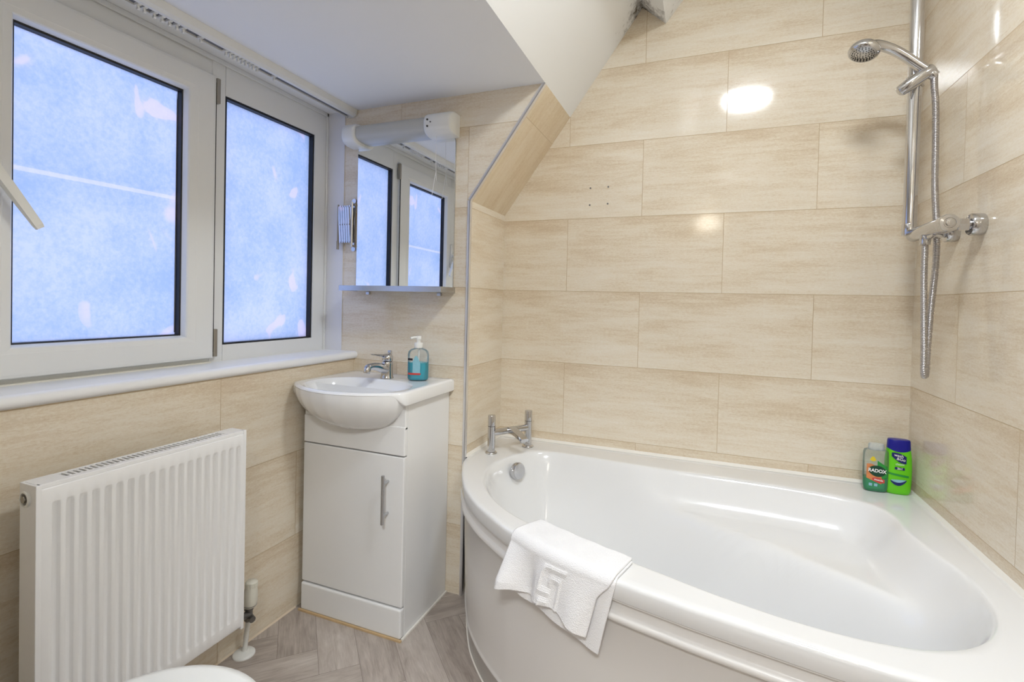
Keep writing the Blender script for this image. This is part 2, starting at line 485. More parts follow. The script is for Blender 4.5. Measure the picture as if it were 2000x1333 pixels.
# ---------------------------------------------------------------- room dimensions (metres)
XR = 1.468; YD = -0.342; XL = -0.515; YB = -2.10; ZC = 2.35; ZD = 1.888
XW = -0.583                     # where the dormer wall tiles stop beside the window
V0 = 0.334

# back wall
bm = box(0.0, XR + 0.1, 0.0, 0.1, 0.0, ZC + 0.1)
uv_all(bm, lambda f, c: (c.x - 0.2854, c.z + V0))
wall_back = struct(finish('wall_back', bm, 'tile'))
# right wall
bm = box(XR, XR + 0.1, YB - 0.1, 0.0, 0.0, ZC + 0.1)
uv_all(bm, lambda f, c: (-c.y - 0.6131, c.z + V0))
struct(finish('wall_right', bm, 'tile'))
# dormer cheek: tiled face beside the basin, alcove return and sloped soffit in one solid
SL0, SL1 = (0.0, 1.491), (0.283, ZD)
bm = bmesh.new()
poly = [(-0.72, 0.0), (0.0, 0.0), SL0, SL1, (-0.72, ZD)]
fs = prism(bm, poly, 'y', YD, 0.1)
uv = bm.loops.layers.uv.new('UVMap')
sl = (Vector((SL1[0], SL1[1])) - Vector(SL0)); sll = sl.length
for f in bm.faces:
    nrm = f.normal
    if abs(nrm.y) > 0.9: mi = 0
    elif nrm.x > 0.95: mi = 1
    elif nrm.x > 0.3: mi = 2
    else: mi = 0
    f.material_index = mi
    for l in f.loops:
        c = l.vert.co
        if mi == 0: l[uv].uv = (c.x + 0.309, c.z + V0)
        elif mi == 1: l[uv].uv = (c.y + 0.352, c.z + V0)
        else:
            s = (Vector((c.x, c.z)) - Vector(SL0)).dot(sl) / sll
            l[uv].uv = (s - 0.36 + 0.5976, c.y + 0.42)
struct(finish('wall_dormer', bm, ['tile', 'tile_plain', 'tile_soffit_shade']))
# left wall below the window
bm = box(-0.72, XL, YB, YD, 0.0, 0.868)
uv_all(bm, lambda f, c: (c.y + 0.947, c.z + V0))
struct(finish('wall_left', bm, 'tile'))
# left wall beyond the window
bm = box(-0.72, XW, YB, -1.52, 0.90, ZD)
uv_all(bm, lambda f, c: (c.y + 0.947, c.z + V0))
struct(finish('wall_left_upper', bm, 'paint'))
# rear wall behind the camera, with the doorway the picture was taken from
bm = bmesh.new()
bx(bm, -0.72, 0.42, YB - 0.1, YB, 0.0, ZC + 0.1); bx(bm, 1.22, XR + 0.1, YB - 0.1, YB, 0.0, ZC + 0.1); bx(bm, 0.42, 1.22, YB - 0.1, YB, 1.98, ZC + 0.1)
uv_all(bm, lambda f, c: (c.x, c.z + V0))
struct(finish('wall_rear', bm, 'tile'))
bm = bmesh.new()
bx(bm, 0.36, 0.42, YB - 0.12, YB + 0.012, 0.0, 2.04); bx(bm, 1.22, 1.28, YB - 0.12, YB + 0.012, 0.0, 2.04); bx(bm, 0.42, 1.22, YB - 0.12, YB + 0.012, 1.98, 2.04)
struct(finish('trim_11', bm, 'paint'))
bm = bmesh.new()
bx(bm, -0.2, -0.1, -5.0, YB - 0.1, 0, 2.5); bx(bm, 1.7, 1.8, -5.0, YB - 0.1, 0, 2.5); bx(bm, -0.1, 1.7, -5.0, -4.9, 0, 2.5)
struct(finish('wall_hall', bm, 'hall'))
struct(finish('ceiling_hall', box(-0.2, 1.8, -5.0, YB - 0.1, 2.40, 2.5), 'paint'))
struct(finish('floor_hall', box(-0.2, 1.8, -5.0, YB - 0.1, -0.05, 0.0), 'hallfloor'))
# outside of the window head and reveal
# ceilings: flat dormer ceiling, roof slope and upper flat ceiling
bm = bmesh.new()
prism(bm, [(-0.72, ZD), (0.283, ZD), (0.612, ZC), (XR, ZC), (XR, ZC + 0.1), (-0.72, ZC + 0.1)], 'y', YB, 0.0)
struct(finish('ceiling', bm, 'paint_mould'))
# boxed purlin running along the slope
bm = bmesh.new()
prism(bm, [(0.5653 - .0006, 2.2853), (0.6561, 2.207), (0.7176, 2.285), (0.77, ZC + 0.002), (0.612, ZC + 0.002)], 'y', YB, 0.0)
struct(finish('trim_1', bm, 'paint_mould'))

# white liner strip on the cheek beside the window
struct(finish('trim_2', box(-0.70, XW, YD - 0.004, YD, 0.895, ZD), 'liner'))

# chrome edge profile on the alcove corner
bm = bmesh.new()
def edge_strip(bm, a, b, w=0.009):
    a = Vector(a); b = Vector(b); d = (b - a).normalized(); nx = Vector((-d.y, d.x))
    pts = [a - nx * 0.0005, b - nx * 0.0005, b + nx * w, a + nx * w]
    prism(bm, [(p.x, p.y) for p in pts], 'y', YD - 0.003, YD + 0.004)
    pts = [a - nx * 0.0025, b - nx * 0.0025, b + nx * 0.001, a + nx * 0.001]
    prism(bm, [(p.x, p.y) for p in pts], 'y', YD - 0.003, YD + 0.012)
edge_strip(bm, (0, 0), SL0); edge_strip(bm, SL0, SL1)
struct(finish('trim_3', bm, 'trimalu'))

# floor: herringbone planks, clipped to the room
def clip(poly, axis, val, keep_less):
    out = []
    for i in range(len(poly)):
        a, b = poly[i], poly[(i + 1) % len(poly)]
        ia = (a[axis] <= val) == keep_less; ib = (b[axis] <= val) == keep_less
        if ia: out.append(a)
        if ia != ib:
            t = (val - a[axis]) / (b[axis] - a[axis])
            out.append(tuple(a[k] + t * (b[k] - a[k]) for k in range(len(a))))
    return out
bm = bmesh.new()
uvl = bm.loops.layers.uv.new('UVMap'); vcl = bm.loops.layers.color.new('plank')
W = 0.1165; n_ = 4; LL = W * n_; p0 = -0.753; q0 = 0.463 + (n_ - 1) * W; g = 0.0005
fr = random.Random(3)
def plank(a0, a1, b0, b1, along_p):
    a0 += g; a1 -= g; b0 += g; b1 -= g
    c4 = [(a0, b0), (a1, b0), (a1, b1), (a0, b1)]
    pl = []
    for (p, q) in c4:
        P_ = p0 + p; Q_ = q0 + q
        x = (P_ + Q_) / sqrt(2); y = (P_ - Q_) / sqrt(2)
        u, v = ((p, q) if along_p else (q, p))
        pl.append((x, y, u, v))
    for ax, val, ls in ((0, XR, True), (0, XL, False), (1, 0.0, True), (1, YB, False)):
        pl = clip(pl, ax, val, ls)
        if len(pl) < 3: return
    f = bm.faces.new([bm.verts.new((c[0], c[1], 0.0)) for c in pl])
    r1, r2 = fr.random(), fr.random()
    for l, c in zip(f.loops, pl):
        l[uvl].uv = (c[2], c[3]); l[vcl] = (r1, r2, 0, 1)
for k in range(-60, 60):
    for per in range(-12, 12):
        s = per * 2 * LL
        plank(k * W + s, k * W + LL + s, k * W, (k + 1) * W, True)
        c = k
        plank(c * W + s, (c + 1) * W + s, (c - 2 * n_ + 1) * W, (c - n_ + 1) * W, False)
for f in bm.faces:
    if f.normal.z < 0: f.normal_flip()
nf = len(bm.faces)
bx(bm, XL - 0.2, XR + 0.1, YB - 0.1, 0.1, -0.05, -0.0006, mat=1)
struct(finish('floor', bm, ['floor', 'seam']))

# sealant lines
bm = bmesh.new()
prism(bm, [(XL, 0.0), (XL + 0.004, 0.0), (XL, 0.005)], 'y', YB, YD - 0.30)
struct(finish('trim_4', bm, 'sealant_old'))

# four capped drill holes in the back wall tiles
bm = bmesh.new()
for (x, z) in ((0.3765, 1.589), (0.4495, 1.590), (0.3753, 1.520), (0.4485, 1.522)):
    cyl(bm, (x, 0.0, z), (x, -0.0010, z), 0.0036, n=12)
part('drill_holes', bm, 'brass', wall_back)

# ---------------------------------------------------------------- window
win = bpy.data.objects.new('window_1', None); COL.objects.link(win); win['kind'] = 'structure'
win.location = (-0.69, -0.93, 0.895)
# fixed frame
bm = bmesh.new()
XF = -0.672
FY0, FY1, FZ0, FZ1 = -1.52, YD - 0.004, 0.89, ZD
bx(bm, -0.73, XF, -0.418, FY1, FZ0, FZ1)                 # right jamb
bx(bm, -0.73, XF, -0.868, -0.820, FZ0, FZ1, 0.003)       # mullion
bx(bm, -0.73, XF, FY0, -1.440, FZ0, FZ1)                 # left jamb
bx(bm, -0.73, XF, -0.820, -0.418, 1.778, FZ1)            # head over fixed pane
bx(bm, -0.73, XF, -0.820, -0.418, FZ0, 0.950)            # bottom of fixed pane
bx(bm, -0.73, XF - 0.002, -1.440, -0.868, 1.815, FZ1)
bx(bm, -0.73, XF - 0.002, -1.440, -0.868, FZ0, 0.925)
# thin jointing line beside the reveal
bx(bm, XF, XF + 0.006, -0.356, FY1, FZ0 + 0.004, FZ1, 0.002)
bx(bm, XF, XF + 0.006, FY0, FY1, 1.872, FZ1, 0.002)
part('window_frame', bm, 'upvc', win)
# fixed pane
bm = bmesh.new()
ring_loft(bm, [rect_x(-0.8205, -0.4175, 0.9495, 1.7785, -0.676), rect_x(-0.812, -0.424, 0.955, 1.771, -0.6765),
               rect_x(-0.812, -0.424, 0.955, 1.771, -0.70)])
fg = part('gasket', bm, 'black', win)
bm = bmesh.new()
bx(bm, -0.703, -0.697, -0.822, -0.417, 0.948, 1.779)
part('frosted_pane', bm, 'film', win)
# opening sash
bm = bmesh.new()
S = (-1.446, -0.864, 0.910, 1.822)
def inset(S, d): return (S[0] + d, S[1] - d, S[2] + d, S[3] - d)
ring_loft(bm, [rect_x(*inset(S, 0.0), -0.690), rect_x(*inset(S, 0.0), -0.662), rect_x(*inset(S, 0.003), -0.6565), rect_x(*inset(S, 0.010), -0.6550),
               rect_x(-1.386, -0.925, 0.968, 1.764, -0.6545), rect_x(-1.384, -0.927, 0.970, 1.762, -0.6552),
               rect_x(-1.369, -0.951, 0.981, 1.750, -0.6565), rect_x(-1.366, -0.955, 0.984, 1.747, -0.6600), rect_x(-1.360, -0.960, 0.989, 1.742, -0.678)])
sash = part('sash', bm, 'upvc', win)
bm = bmesh.new()
ring_loft(bm, [rect_x(-1.3605, -0.9595, 0.9885, 1.7425, -0.6765), rect_x(-1.356, -0.9635, 0.992, 1.737, -0.678), rect_x(-1.356, -0.9635, 0.992, 1.737, -0.700)])
part('gasket', bm, 'black', sash)
part('frosted_pane', box(-0.703, -0.697, -1.362, -0.958, 0.987, 1.744), 'film', sash)
# dark mould line at the glass edge
bm = bmesh.new()
prism(bm, [(-0.9665, 0.998), (-0.9635, 0.998), (-0.9635, 1.70), (-0.9655, 1.73)], 'x', -0.6968, -0.6960)
part('mould_line', bm, 'grey', sash)
# hinges
for z0, z1 in ((0.915, 1.005), (1.735, 1.815)):
    bm = bmesh.new()
    bx(bm, -0.668, -0.652, -0.8655, -0.853, z0, z1, 0.002)
    bx(bm, -0.664, -0.6535, -0.862, -0.856, z0 + 0.012, z0 + 0.03, 0.001)
    part('hinge', bm, 'steel', sash)
bm = bmesh.new()
bx(bm, -0.668, -0.6560, -0.8665, -0.8645, 0.93, 1.80)
part('sash_gap', bm, 'dark', sash)
# handle
bm = bmesh.new()
bx(bm, -0.656, -0.644, -1.432, -1.404, 1.318, 1.462, 0.005, 3)
cyl(bm, (-0.648, -1.418, 1.392), (-0.622, -1.418, 1.392), 0.011, 0.010)
a = Vector((-0.616, -1.428, 1.405)); b = Vector((-0.614, -1.335, 1.262)); d = (b - a).normalized()
nrm = Vector((1, 0, 0)); side = d.cross(nrm).normalized()
loops = []
for t, w, h in ((0.0, 0.011, 0.008), (0.03, 0.012, 0.0095), (0.5, 0.0115, 0.009), (0.95, 0.0105, 0.0065), (1.0, 0.009, 0.005)):
    c = a.lerp(b, t)
    loops.append([c + side * (w * 0.8) + nrm * h, c - side * (w * 0.8) + nrm * h, c - side * w, c - side * (w * 0.8) - nrm * h, c + side * (w * 0.8) - nrm * h, c + side * w])
V, fs = ring_loft(bm, loops, True); bm.faces.new(list(reversed(V[0])))
for (z) in (1.335, 1.445):
    cyl(bm, (-0.6445, -1.418, z), (-0.6435, -1.418, z), 0.004, n=12)
bmesh.ops.recalc_face_normals(bm, faces=bm.faces)
part('window_handle', bm, 'wplastic', sash)
# sill
bm = bmesh.new()
pr = [(-0.70, 0.868), (-0.515, 0.868), (-0.508, 0.870), (-0.503, 0.875), (-0.501, 0.883), (-0.503, 0.891), (-0.509, 0.896), (-0.52, 0.898), (-0.70, 0.896)]
prism(bm, pr, 'y', YB, YD)
part('window_sill', bm, 'sill', win, smooth=True, angle=40)
bm = bmesh.new()
bx(bm, -0.6715, -0.655, -1.440, -0.872, 0.8955, 0.9000, 0.001)
part('sill_grime', bm, 'ivory', win)

# ---------------------------------------------------------------- blind headrail on the dormer ceiling
t = thing('blind_headrail', 'white vertical blind headrail without slats fixed along the ceiling above the window', 'blind rail', (-0.548, -1.2, ZD))
bm = bmesh.new()
pr = [(-0.572, ZD), (-0.572, 1.862), (-0.566, 1.860), (-0.566, 1.868), (-0.545, 1.868), (-0.545, 1.860), (-0.535, 1.861), (-0.526, 1.868), (-0.522, ZD)]
prism(bm, pr, 'y', -1.95, -0.349)
part('rail', bm, 'wplastic', t)
bm = bmesh.new(); bx(bm, -0.5656, -0.5454, -1.94, -0.36, 1.8650, 1.8678)
part('slot', bm, 'grey', t)
bm = bmesh.new(); prism(bm, [(-0.5735, ZD), (-0.5735, 1.862), (-0.56, 1.8575), (-0.535, 1.8585), (-0.5245, 1.867), (-0.5205, ZD)], 'y', -0.3490, -0.3455)
part('end_cap', bm, 'ivory', t)
carr = [-1.165, -1.15, -1.125, -1.105, -1.085, -1.065, -1.047, -0.995] + [-0.915 + 0.014 * i for i in range(9)] + [-0.735]
first = None
for i, y in enumerate(carr):
    if first is None:
        bm = bmesh.new()
        bx(bm, -0.5650, -0.5455, y - 0.0045, y + 0.0045, 1.8585, 1.868, 0.001)
        bx(bm, -0.5560, -0.5520, y - 0.003, y + 0.003, 1.851, 1.859, 0.001)
        cyl(bm, (-0.554, y - 0.003, 1.850), (-0.554, y + 0.003, 1.850), 0.004, n=10)
        first = part('carrier', bm, 'wplastic', t); y_first = y
    else:
        c = first.copy(); COL.objects.link(c); c.parent = t; c.location = (0, y - y_first, 0)

# ---------------------------------------------------------------- radiator
t = thing('radiator', 'white ribbed panel radiator mounted low on the tiled wall under the window', 'radiator', (-0.42, -1.2, 0.155))
RX0, RX1, RY0, RY1, RZ0, RZ1 = -0.447, -0.390, -1.440, -0.965, 0.155, 0.730
bm = bmesh.new()
ny = 19; pitch = (RY1 - RY0 - 0.030) / ny
ys = [(RY0 + 0.005, 0)]
yb = RY0 + 0.018
for i in range(ny):
    for fr_, dpt in ((0.02, 0), (0.24, 0), (0.27, 0.12), (0.40, 0.92), (0.43, 1), (0.70, 1), (0.73, 0.92), (0.86, 0.12), (0.89, 0)):
        ys.append((yb + (i + fr_) * pitch, dpt))
ys.append((RY1 - 0.005, 0))
zs = [(RZ0 + 0.010, 0), (RZ0 + 0.036, 0), (RZ0 + 0.038, 0.1), (RZ0 + 0.048, 1), (RZ1 - 0.048, 1), (RZ1 - 0.041, 0.1), (RZ1 - 0.039, 0), (RZ1 - 0.012, 0)]
grid = [[bm.verts.new((RX1 - 0.0065 * dy * dz, y, z)) for (z, dz) in zs] for (y, dy) in ys]
for i in range(len(ys) - 1):
    for j in range(len(zs) - 1):
        bm.faces.new((grid[i][j], grid[i + 1][j], grid[i + 1][j + 1], grid[i][j + 1]))
# rounded rim of the front sheet
nI, nJ = len(ys), len(zs)
loop = [grid[i][0].co.copy() for i in range(nI)] + [grid[nI - 1][j].co.copy() for j in range(1, nJ)] + [grid[i][nJ - 1].co.copy() for i in range(nI - 2, -1, -1)] + [grid[0][j].co.copy() for j in range(nJ - 2, 0, -1)]
def outw(c, d, x):
    y = c.y; z = c.z
    if abs(y - (RY0 + 0.005)) < 1e-5: y -= d
    if abs(y - (RY1 - 0.005)) < 1e-5: y += d
    if abs(z - (RZ0 + 0.010)) < 1e-5: z -= d
    if abs(z - (RZ1 - 0.012)) < 1e-5: z += d
    return Vector((x, y, z))
ring_loft(bm, [loop, [outw(c, 0.002, RX1 - 0.001) for c in loop], [outw(c, 0.003, RX1 - 0.004) for c in loop], [outw(c, 0.003, RX1 - 0.012) for c in loop]])
bmesh.ops.remove_doubles(bm, verts=bm.verts, dist=0.00001)
bmesh.ops.recalc_face_normals(bm, faces=bm.faces)
part('front_panel', bm, 'rad', t, smooth=True, angle=60)
part('shaded_interior', box(RX0 + 0.012, RX1 - 0.014, RY0 + 0.01, RY1 - 0.01, RZ0 + 0.012, RZ1 - 0.012), 'dark', t)  # dark block stands in for the shade inside the radiator
bm = bmesh.new(); bx(bm, RX0 + 0.002, RX0 + 0.010, RY0 + 0.004, RY1 - 0.004, RZ0 + 0.005, RZ1 - 0.008, 0.002)
part('back_panel', bm, 'rad', t)
bm = bmesh.new()
bx(bm, RX0, RX0 + 0.007, RY0 + 0.002, RY1 - 0.002, RZ1 - 0.012, RZ1, 0.001)
bx(bm, RX1 - 0.020, RX1 - 0.002, RY0 + 0.002, RY1 - 0.002, RZ1 - 0.010, RZ1, 0.002)
ns = 34
for i in range(ns + 1):
    y = RY0 + 0.055 + (RY1 - RY0 - 0.11) * i / ns
    bx(bm, RX0 + 0.006, RX1 - 0.018, y - 0.0022, y + 0.0022, RZ1 - 0.004, RZ1 - 0.0005)
bx(bm, RX0 + .0003, RX1 - 0.0025, RY0 + 0.003, RY0 + 0.052, RZ1 - 0.003, RZ1 + 0.0004, 0.0004)
bx(bm, RX0 + .0003, RX1 - 0.0025, RY1 - 0.052, RY1 - 0.003, RZ1 - 0.003, RZ1 + 0.0004, 0.0004)
part('top_grille', bm, 'rad', t)
for y0, y1 in ((RY0 - 0.002, RY0 + 0.003), (RY1 - 0.003, RY1 + 0.002)):
    bm = bmesh.new(); bx(bm, RX0, RX1 - 0.0015, y0, y1, RZ0, RZ1, 0.0012)
    bx(bm, RX1 - 0.012, RX1 + 0.0006, min(y0, y1) - (0.0004 if y0 < -1.2 else 0.004), max(y0, y1) + (0.004 if y0 < -1.2 else 0.0004), RZ0 - 0.0004, RZ1 + 0.0004, 0.0012)
    part('side_panel', bm, 'rad', t)
bm = bmesh.new()
lathe(bm, (-0.424, RY0 - 0.002, 0.700), (0, -1, 0), [(0.0165, 0), (0.0165, 0.003), (0.0145, 0.0045), (0.0125, 0.0045), (0.0115, 0.001)], 32)
pl = part('end_plug', bm, 'wplastic', t, smooth=True, angle=40)
bm = bmesh.new(); cyl(bm, (-0.424, RY0 - 0.0033, 0.700), (-0.424, RY0 - 0.0052, 0.700), 0.0110, n=24)
part('plug_recess', bm, 'brass', pl)
bm = bmesh.new(); cyl(bm, (-0.424, RY0 - 0.005, 0.700), (-0.424, RY0 - 0.008, 0.700), 0.0078, n=6)
part('plug_nut', bm, 'steel', pl)
for y in (-1.33, -1.07):
    part('wall_bracket', box(XL, RX0 + 0.003, y - 0.015, y + 0.015, 0.25, 0.62), 'rad', t)

# thermostatic valve
t = thing('radiator_valve', 'cream thermostatic radiator valve on a white pipe at the radiator\'s lower corner', 'radiator valve', (-0.478, -0.880, 0.0))
vx, vy = -0.458, -0.884
bm = bmesh.new(); tube(bm, [(-0.482, -0.880, 0.002), (-0.474, -0.881, 0.06), (vx - 0.004, vy, 0.115)], 0.0075, 14)
part('pipe', bm, 'wplastic', t, smooth=True, angle=60)
bm = bmesh.new(); lathe(bm, (-0.478, -0.885, 0.0), (0, 0, 1), [(0.032, 0.0), (0.032, 0.003), (0.029, 0.0065), (0.012, 0.008), (0.008, 0.008)], 36, True)
part('floor_collar', bm, 'wplastic', t, smooth=True, angle=50)
bm = bmesh.new()
lathe(bm, (vx - 0.004, vy, 0.110), (0.03, 0, 1), [(0.010, 0), (0.0125, 0.003), (0.0125, 0.016), (0.011, 0.018), (0.011, 0.034), (0.0135, 0.036), (0.0135, 0.050)], 24)
cyl(bm, (vx, vy, 0.128), (-0.435, RY1 - 0.003, 0.172), 0.0095, 0.0115, 20)
cyl(bm, (vx - 0.003, vy, 0.124), (vx + 0.020, vy - 0.006, 0.122), 0.011, 0.0095, 20)
part('valve_body', bm, 'brass', t, smooth=True, angle=40)
bm = bmesh.new()
lathe(bm, (vx, vy, 0.155), (0.06, 0.02, 1), [(0.0155, 0), (0.0185, 0.002), (0.0205, 0.014), (0.0208, 0.030), (0.0190, 0.052), (0.0168, 0.062), (0.0166, 0.076), (0.0145, 0.080), (0.0, 0.081)], 32, False)
vh = part('valve_head', bm, 'ivory', t, smooth=True, angle=60)
bm = bmesh.new()
for i in range(24):
    a_ = 2 * pi * i / 24
    bx(bm, vx + 0.0045 + cos(a_) * 0.0166 - 0.001, vx + 0.0045 + cos(a_) * 0.0166 + 0.001, vy + 0.0015 + sin(a_) * 0.0166 - 0.001, vy + 0.0015 + sin(a_) * 0.0166 + 0.001, 0.218, 0.231)
part('grip_ribs', bm, 'ivory', vh)
bm = bmesh.new(); lathe(bm, (vx + 0.0003, vy, 0.1615), (0.06, 0.02, 1), [(0.0199, 0), (0.0203, 0.0012)], 32, True)
part('scale_ring', bm, 'grey', vh)

# ---------------------------------------------------------------- vanity unit with basin
t = thing('vanity_unit', 'narrow gloss white vanity cabinet with white ceramic basin, standing between window wall and bath', 'vanity unit', (-0.278, -0.49, 0.0))
CX0, CX1, CYF, CYB = -0.487, -0.068, -0.642, YD - 0.002
bm = bmesh.new()
bx(bm, CX0 + 0.004, CX1 - 0.001, CYF + 0.019, CYB, 0.0, 0.774, 0.001)
part('cabinet_body', bm, 'cab', t)
bm = bmesh.new(); bx(bm, CX0, CX1, CYF, CYF + 0.018, 0.604, 0.700, 0.003, 2)
bx(bm, CX0, CX1, CYF + 0.003, CYF + 0.018, 0.690, 0.774, 0.002, 1)
part('top_panel', bm, 'cab', t)
bm = bmesh.new(); bx(bm, CX0, CX1 - 0.0, CYF, CYF + 0.018, 0.106, 0.600, 0.003, 2)
door = part('door', bm, 'cab', t, smooth=False)
bm = bmesh.new(); bx(bm, CX0, CX1, CYF - 0.005, CYF + 0.018, 0.004, 0.101, 0.006, 3)
part('plinth', bm, 'cab', t)
# bar handle
bm = bmesh.new()
cyl(bm, (-0.128, CYF - 0.030, 0.384), (-0.128, CYF - 0.030, 0.543), 0.0055, n=20)
for z in (0.411, 0.516):
    cyl(bm, (-0.128, CYF + 0.001, z), (-0.128, CYF - 0.030, z), 0.0045, n=16)
part('handle', bm, 'alu', door, smooth=True, angle=50)

def star_rings(outer, inner, cx, cy, N):
    """matching points on two star-shaped outlines seen from a centre"""
    def hit(poly, ang):
        d = Vector((cos(ang), sin(ang))); best = None; n = len(poly)
        for i in range(n):
            a = Vector((poly[i][0] - cx, poly[i][1] - cy)); b = Vector((poly[(i + 1) % n][0] - cx, poly[(i + 1) % n][1] - cy))
            e = b - a; den = d.x * e.y - d.y * e.x
            if abs(den) < 1e-12: continue
            tt = (a.x * e.y - a.y * e.x) / den; ss = (a.x * d.y - a.y * d.x) / den
            if tt > 0 and -1e-9 <= ss <= 1 + 1e-9 and (best is None or tt > best): best = tt
        return Vector((cx + d.x * best, cy + d.y * best))
    angs = [2 * pi * i / N for i in range(N)]
    angs += [math.atan2(p[1] - cy, p[0] - cx) % (2 * pi) for p in outer if len(p) > 2]
    angs = sorted(set(round(a, 7) for a in angs))
    return [hit(outer, a) for a in angs], [hit(inner, a) for a in angs]

def dist_poly(p, poly):
    best = 1e9; n = len(poly)
    for i in range(n):
        a = poly[i]; b = poly[(i + 1) % n]
        ex = b[0] - a[0]; ey = b[1] - a[1]
        tt = ((p[0] - a[0]) * ex + (p[1] - a[1]) * ey) / (ex * ex + ey * ey + 1e-12)
        tt = max(0, min(1, tt))
        dx = p[0] - a[0] - ex * tt; dy = p[1] - a[1] - ey * tt
        dd = dx * dx + dy * dy
        if dd < best: best = dd
    return sqrt(best)

def sm(a, b, x):
    tt = max(0, min(1, (x - a) / (b - a)))
    return tt * tt * (3 - 2 * tt)

# basin
ZB = 0.820
out_pts = [(-0.050, YD - .001, 1), (-0.050, -0.655), (-0.054, -0.674), (-0.070, -0.690), (-0.105, -0.716), (-0.16, -0.746), (-0.22, -0.765), (-0.2825, -0.772),
           (-0.345, -0.765), (-0.405, -0.746), (-0.455, -0.717), (-0.493, -0.688), (-0.509, -0.672), (-0.513, -0.655), (-0.513, YD - .001, 1)]
inn = []
for i in range(80):
    a_ = 2 * pi * i / 80; ca, sa = cos(a_), sin(a_)
    ex = 0.195 * (abs(ca) ** 0.85) * (1 if ca >= 0 else -1)
    ey = (0.128 if sa > 0 else 0.145) * (abs(sa) ** 0.9) * (1 if sa >= 0 else -1)
    inn.append((-0.2825 + ex, -0.605 + ey))
BO, BI = star_rings(out_pts, inn, -0.2825, -0.600, 140)
c0 = Vector((-0.2825, -0.600))
def bowl_z(p):
    d = dist_poly(p, inn)
    d2 = d * d / (d + 0.012)
    return ZB - 0.002 - 0.120 * (1 - (1 - min(1, d2 / 0.10)) ** 2.3)
loops = []
def L3(pts, z): return [(p.x, p.y, z) for p in pts]
def shrink(pts, d):
    out = []
    for p in pts:
        v = (c0 - p); l = v.length; out.append(p + v * (d / l))
    return out
def lip(p): return 0.012 + 0.034 * sm(-0.705, -0.662, p.y)
def Ll(pts, f): return [(p.x, p.y, ZB - f(o)) for p, o in zip(pts, BO)]
loops.append(Ll(shrink(BO, 0.030), lambda o: lip(o))); loops.append(Ll(shrink(BO, 0.004), lambda o: lip(o))); loops.append(Ll(shrink(BO, 0.001), lambda o: lip(o) - 0.002))
loops.append(Ll(BO, lambda o: lip(o) - 0.004)); loops.append(L3(shrink(BO, 0.0004), ZB - 0.0075)); loops.append(L3(shrink(BO, 0.0025), ZB - 0.0040)); loops.append(L3(shrink(BO, 0.007), ZB - 0.0012)); loops.append(L3(shrink(BO, 0.013), ZB))
for k in (0.75, 0.5, 0.25, 0.1):
    loops.append([( (a.x * k + b.x * (1 - k)), (a.y * k + b.y * (1 - k)), ZB - 0.002 * (1 - k)) for a, b in zip(shrink(BO, 0.013), BI)])
for s in (1.0, 0.985, 0.965, 0.94, 0.91, 0.87, 0.82, 0.76, 0.68, 0.58, 0.46, 0.33, 0.2, 0.08):
    lp = []
    for b in BI:
        p = c0 + (b - c0) * s
        lp.append((p.x, p.y, bowl_z(p)))
    loops.append(lp)
bm = bmesh.new()
ring_loft(bm, loops, True)
# belly flowing out of the front edge
belly_c = Vector((-0.2825, -0.560)); rows = []; nv = 22
for j in range(nv + 1):
    ph = (pi / 2) * j / nv * 0.995
    cc = cos(ph); row = []
    for p in BO:
        q = Vector((max(-0.500, min(-0.066, p.x)), p.y))
        q = belly_c + (q - belly_c) * (0.999 * cc ** 0.92)
        row.append((q.x, min(q.y, CYF + 0.030), ZB - 0.0095 - 0.150 * sin(ph)))
    rows.append(row)
ring_loft(bm, rows, True)
bmesh.ops.recalc_face_normals(bm, faces=bm.faces)
basin = part('basin', bm, 'ceramic', t, smooth=True, angle=60)
# overflow hole and waste in the bowl
bm = bmesh.new()
hp = Vector((-0.262, -0.502, 0.0)); hz = bowl_z(Vector((-0.262, -0.502)))
hn = Vector((0, -0.75, 0.6)).normalized()
lathe(bm, Vector((hp.x, hp.y, hz)) + hn * 0.0005, hn, [(0.0085, 0), (0.0085, 0.0012)], 20)
part('overflow_hole', bm, 'black', basin)
bm = bmesh.new(); lathe(bm, (-0.2825, -0.600, bowl_z(Vector((-0.2825, -0.6))) - 0.001), (0, 0, 1), [(0.026, 0), (0.026, 0.003), (0.022, 0.004), (0.0, 0.004)], 28, False)
part('waste', bm, 'chrome', basin, smooth=True, angle=40)

# sealant round the foot of the vanity
bm = bmesh.new()
prism(bm, [(-0.492, CYF - 0.004), (CX1 + 0.006, CYF - 0.004), (CX1 + 0.006, CYF - 0.011), (-0.492, CYF - 0.011)], 'z', 0.0, 0.006)
struct(finish('trim_5', bm, 'stained'))
bm = bmesh.new()
prism(bm, [(CX1, CYF), (CX1 + 0.007, CYF), (CX1 + 0.007, CYB), (CX1, CYB)], 'z', 0.0, 0.006)
struct(finish('trim_6', bm, 'sealant'))

# basin tap
t = thing('basin_tap', 'small chrome single lever mixer tap standing on the back of the basin', 'tap', (-0.276, -0.452, ZB))
tx, ty = -0.276, -0.452
bm = bmesh.new()
lathe(bm, (tx, ty, ZB - 0.001), (0, 0, 1), [(0.024, 0), (0.0245, 0.003), (0.0225, 0.006), (0.0215, 0.02), (0.0205, 0.045), (0.0215, 0.056), (0.0190, 0.062), (0.0, 0.063)], 32, False)
sp = spline([(tx, ty + 0.004, ZB + 0.030), (tx - 0.001, ty - 0.030, ZB + 0.040), (tx - 0.003, ty - 0.066, ZB + 0.050), (tx - 0.005, ty - 0.100, ZB + 0.052), (tx - 0.0055, ty - 0.112, ZB + 0.046)], 8)
tube(bm, sp, 0.012, 16, rfun=lambda s: 0.0195 - 0.0075 * min(1, s * 1.4))
part('tap_body', bm, 'chrome', t, smooth=True, angle=50)
